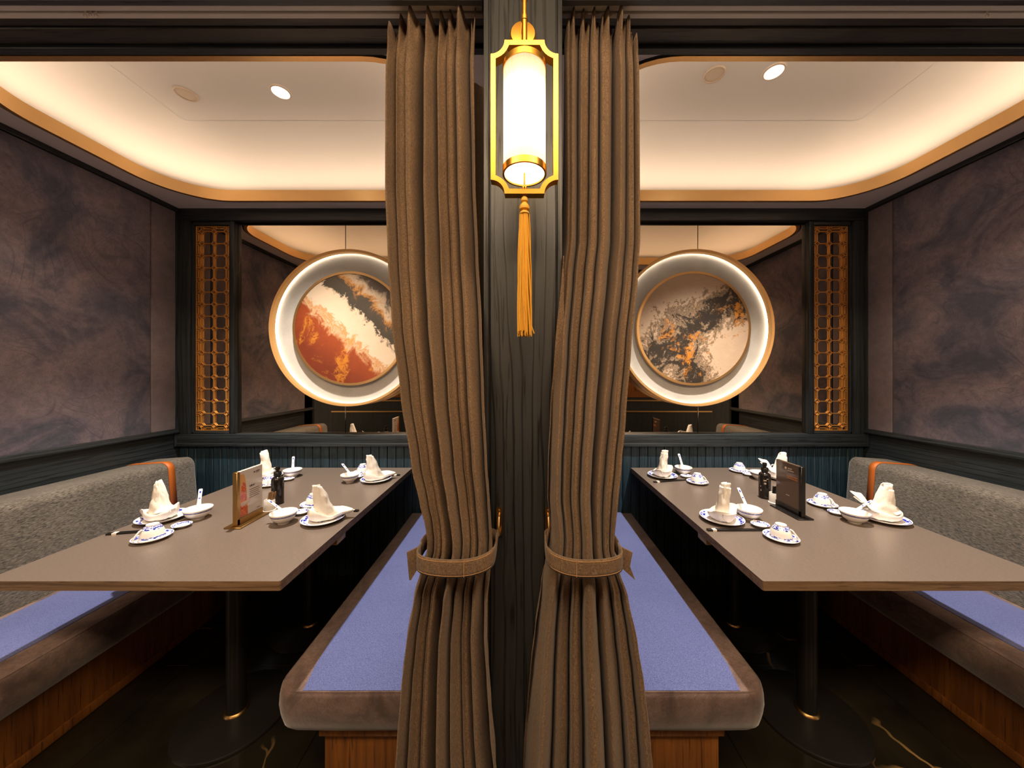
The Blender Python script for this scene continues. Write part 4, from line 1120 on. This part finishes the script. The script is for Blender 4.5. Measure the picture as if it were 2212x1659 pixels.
# frame with scooped corners
hw, z0, z1, q = .073, 1.790, 2.122, .030
def frame_loop(d):
    pts = []
    W_, a0, a1 = hw - d, z0 + d, z1 - d; qq = q
    for cx, cz, st_ in ((hw, z0, 180), (hw, z1, 270), (-hw, z1, 0), (-hw, z0, 90)):
        rr = qq + d
        arc = []
        for k in range(9):
            a = math.radians(st_ - 90.0 * k / 8)
            arc.append((cx + rr * math.cos(a), cz + rr * math.sin(a)))
        # clip the arc to the offset rectangle
        arc = [(max(-W_, min(W_, x)), max(a0, min(a1, z))) for x, z in arc]
        pts += arc
    return pts
fl = [(0, -.010), (.0105, -.010), (.0105, .010), (0, .010), (0, -.010)]
bm = new(); grid(bm, [[(LX + p[0], LY + dy, p[1]) for p in frame_loop(d)] for d, dy in fl], closed_u=True); obj('frame', bm, 'gold', sc, sharp=30)
C = Matrix.Translation((LX, LY, 0))
bm = new(); lathe(bm, [(.0462, 1.846), (.0462, 2.062)], 48, mat=C); sh = obj('shade', bm, 'shade', sc)
bm = new(); lathe(bm, [(0, 2.074), (.0475, 2.073), (.0480, 2.060), (.0464, 2.060), (.0464, 2.070), (0, 2.071)], 48, mat=C); obj('top_cap', bm, 'gold', sc)
bm = new(); lathe(bm, [(.0440, 1.836), (.0480, 1.836), (.0480, 1.850), (.0464, 1.850), (.0440, 1.846), (.0440, 1.836)], 48, mat=C); obj('bottom_ring', bm, 'gold', sc)
bm = new(); lathe(bm, [(0, 1.8395), (.0440, 1.8395), (.0440, 1.8425), (0, 1.8425)], 48, mat=C); obj('diffuser', bm, 'diffuser', sc)
bm = new(); lathe(bm, [(0, 1.895), (.010, 1.898), (.014, 1.92), (.014, 1.985), (.010, 2.005), (0, 2.008)], 24, mat=C); obj('bulb', bm, 'bulb', sc)
bm = new(); lathe(bm, [(0, 1.800), (.004, 1.801), (.006, 1.807), (.004, 1.813), (0, 1.814)], 16, mat=C)
tube(bm, [(LX, LY, 1.813), (LX, LY, 1.840)], .002, 8); obj('finial', bm, 'gold', sc)
bm = new(); lathe(bm, [(0, 2.072), (.004, 2.074), (.0045, 2.082), (.003, 2.09), (.003, 2.113), (0, 2.113)], 16, mat=C); obj('top_finial', bm, 'gold', sc)
M['tassel'] = plain('yellow_silk', (0.72, 0.36, 0.03, 1), 0.6)
ts = thing('tassel', 'long golden yellow silk tassel hanging under the wall lantern', 'tassel', (LX, LY, 1.79))
bm = new(); lathe(bm, [(0, 1.7905), (.0035, 1.790), (.0075, 1.784), (.0075, 1.778), (.005, 1.775), (.009, 1.770), (.0115, 1.765), (.0105, 1.760), (.006, 1.757), (.010, 1.754), (.011, 1.750), (.0075, 1.747), (0, 1.747)], 24, mat=C); obj('knot', bm, 'tassel', ts)
bm = new()
for k in range(90):
    a = k * 2.399; r0 = .0085 * math.sqrt((k + .5) / 90); r1 = .0165 * math.sqrt((k + .5) / 90)
    pts = []
    for j in range(7):
        q_ = j / 6.0; rr = r0 + (r1 - r0) * q_ ** .7
        pts.append((LX + rr * math.cos(a + .5 * q_) + .002 * math.sin(5 * q_ + k), LY + rr * math.sin(a + .5 * q_), 1.750 - (.262 + .006 * math.sin(k * 1.7)) * q_))
    tube(bm, pts, .0013, 4, caps=False)
pts = [(LX + .013, LY, 1.52), (LX + .016, LY - .004, 1.503), (LX + .021, LY - .005, 1.488)]; tube(bm, pts, .0011, 4)
o = obj('strands', bm, 'tassel', ts); o['kind'] = 'stuff'

# ------------------------------------------------------------------ downlights and ceiling speakers
for nm, x, y in (('rust', -1.2466, 1.7475), ('ink', 1.2163, 1.6296)):
    d = thing('downlight', 'round lit recessed downlight in the ceiling over the %s painting booth' % nm, 'ceiling light', (x, y, ZC), 'recessed downlights')
    C = Matrix.Translation((x, y, ZC))
    bm = new(); lathe(bm, [(.038, -.001), (.040, -.006), (.046, -.005), (.048, -.0005)], 40, mat=C); obj('trim_ring', bm, 'cream_plastic', d)
    bm = new(); lathe(bm, [(0, -.003), (.0385, -.003), (.0385, -.001), (0, -.001)], 40, mat=C); obj('lens', bm, 'lamp_disc', d)
    light('downlight_beam', 'SPOT', (x, y, ZC - .02), DOWN_W, (1.0, .90, .78), spot_size=math.radians(78), spot_blend=.7, shadow_soft_size=.03)
for nm, x, y in (('rust', -1.7486, 1.7610), ('ink', 0.9373, 1.6447)):
    d = thing('ceiling_speaker', 'round cream ceiling speaker over the %s painting booth' % nm, 'speaker', (x, y, ZC), 'ceiling speakers')
    C = Matrix.Translation((x, y, ZC))
    bm = new(); lathe(bm, [(.041, -.001), (.042, -.006), (.046, -.007), (.049, -.0005)], 40, mat=C); obj('rim', bm, 'cream_plastic', d)
    bm = new(); lathe(bm, [(0, -.005), (.030, -.0045), (.0415, -.002), (.0415, -.0008), (0, -.0008)], 40, mat=C); obj('grille', bm, 'cream_plastic', d)
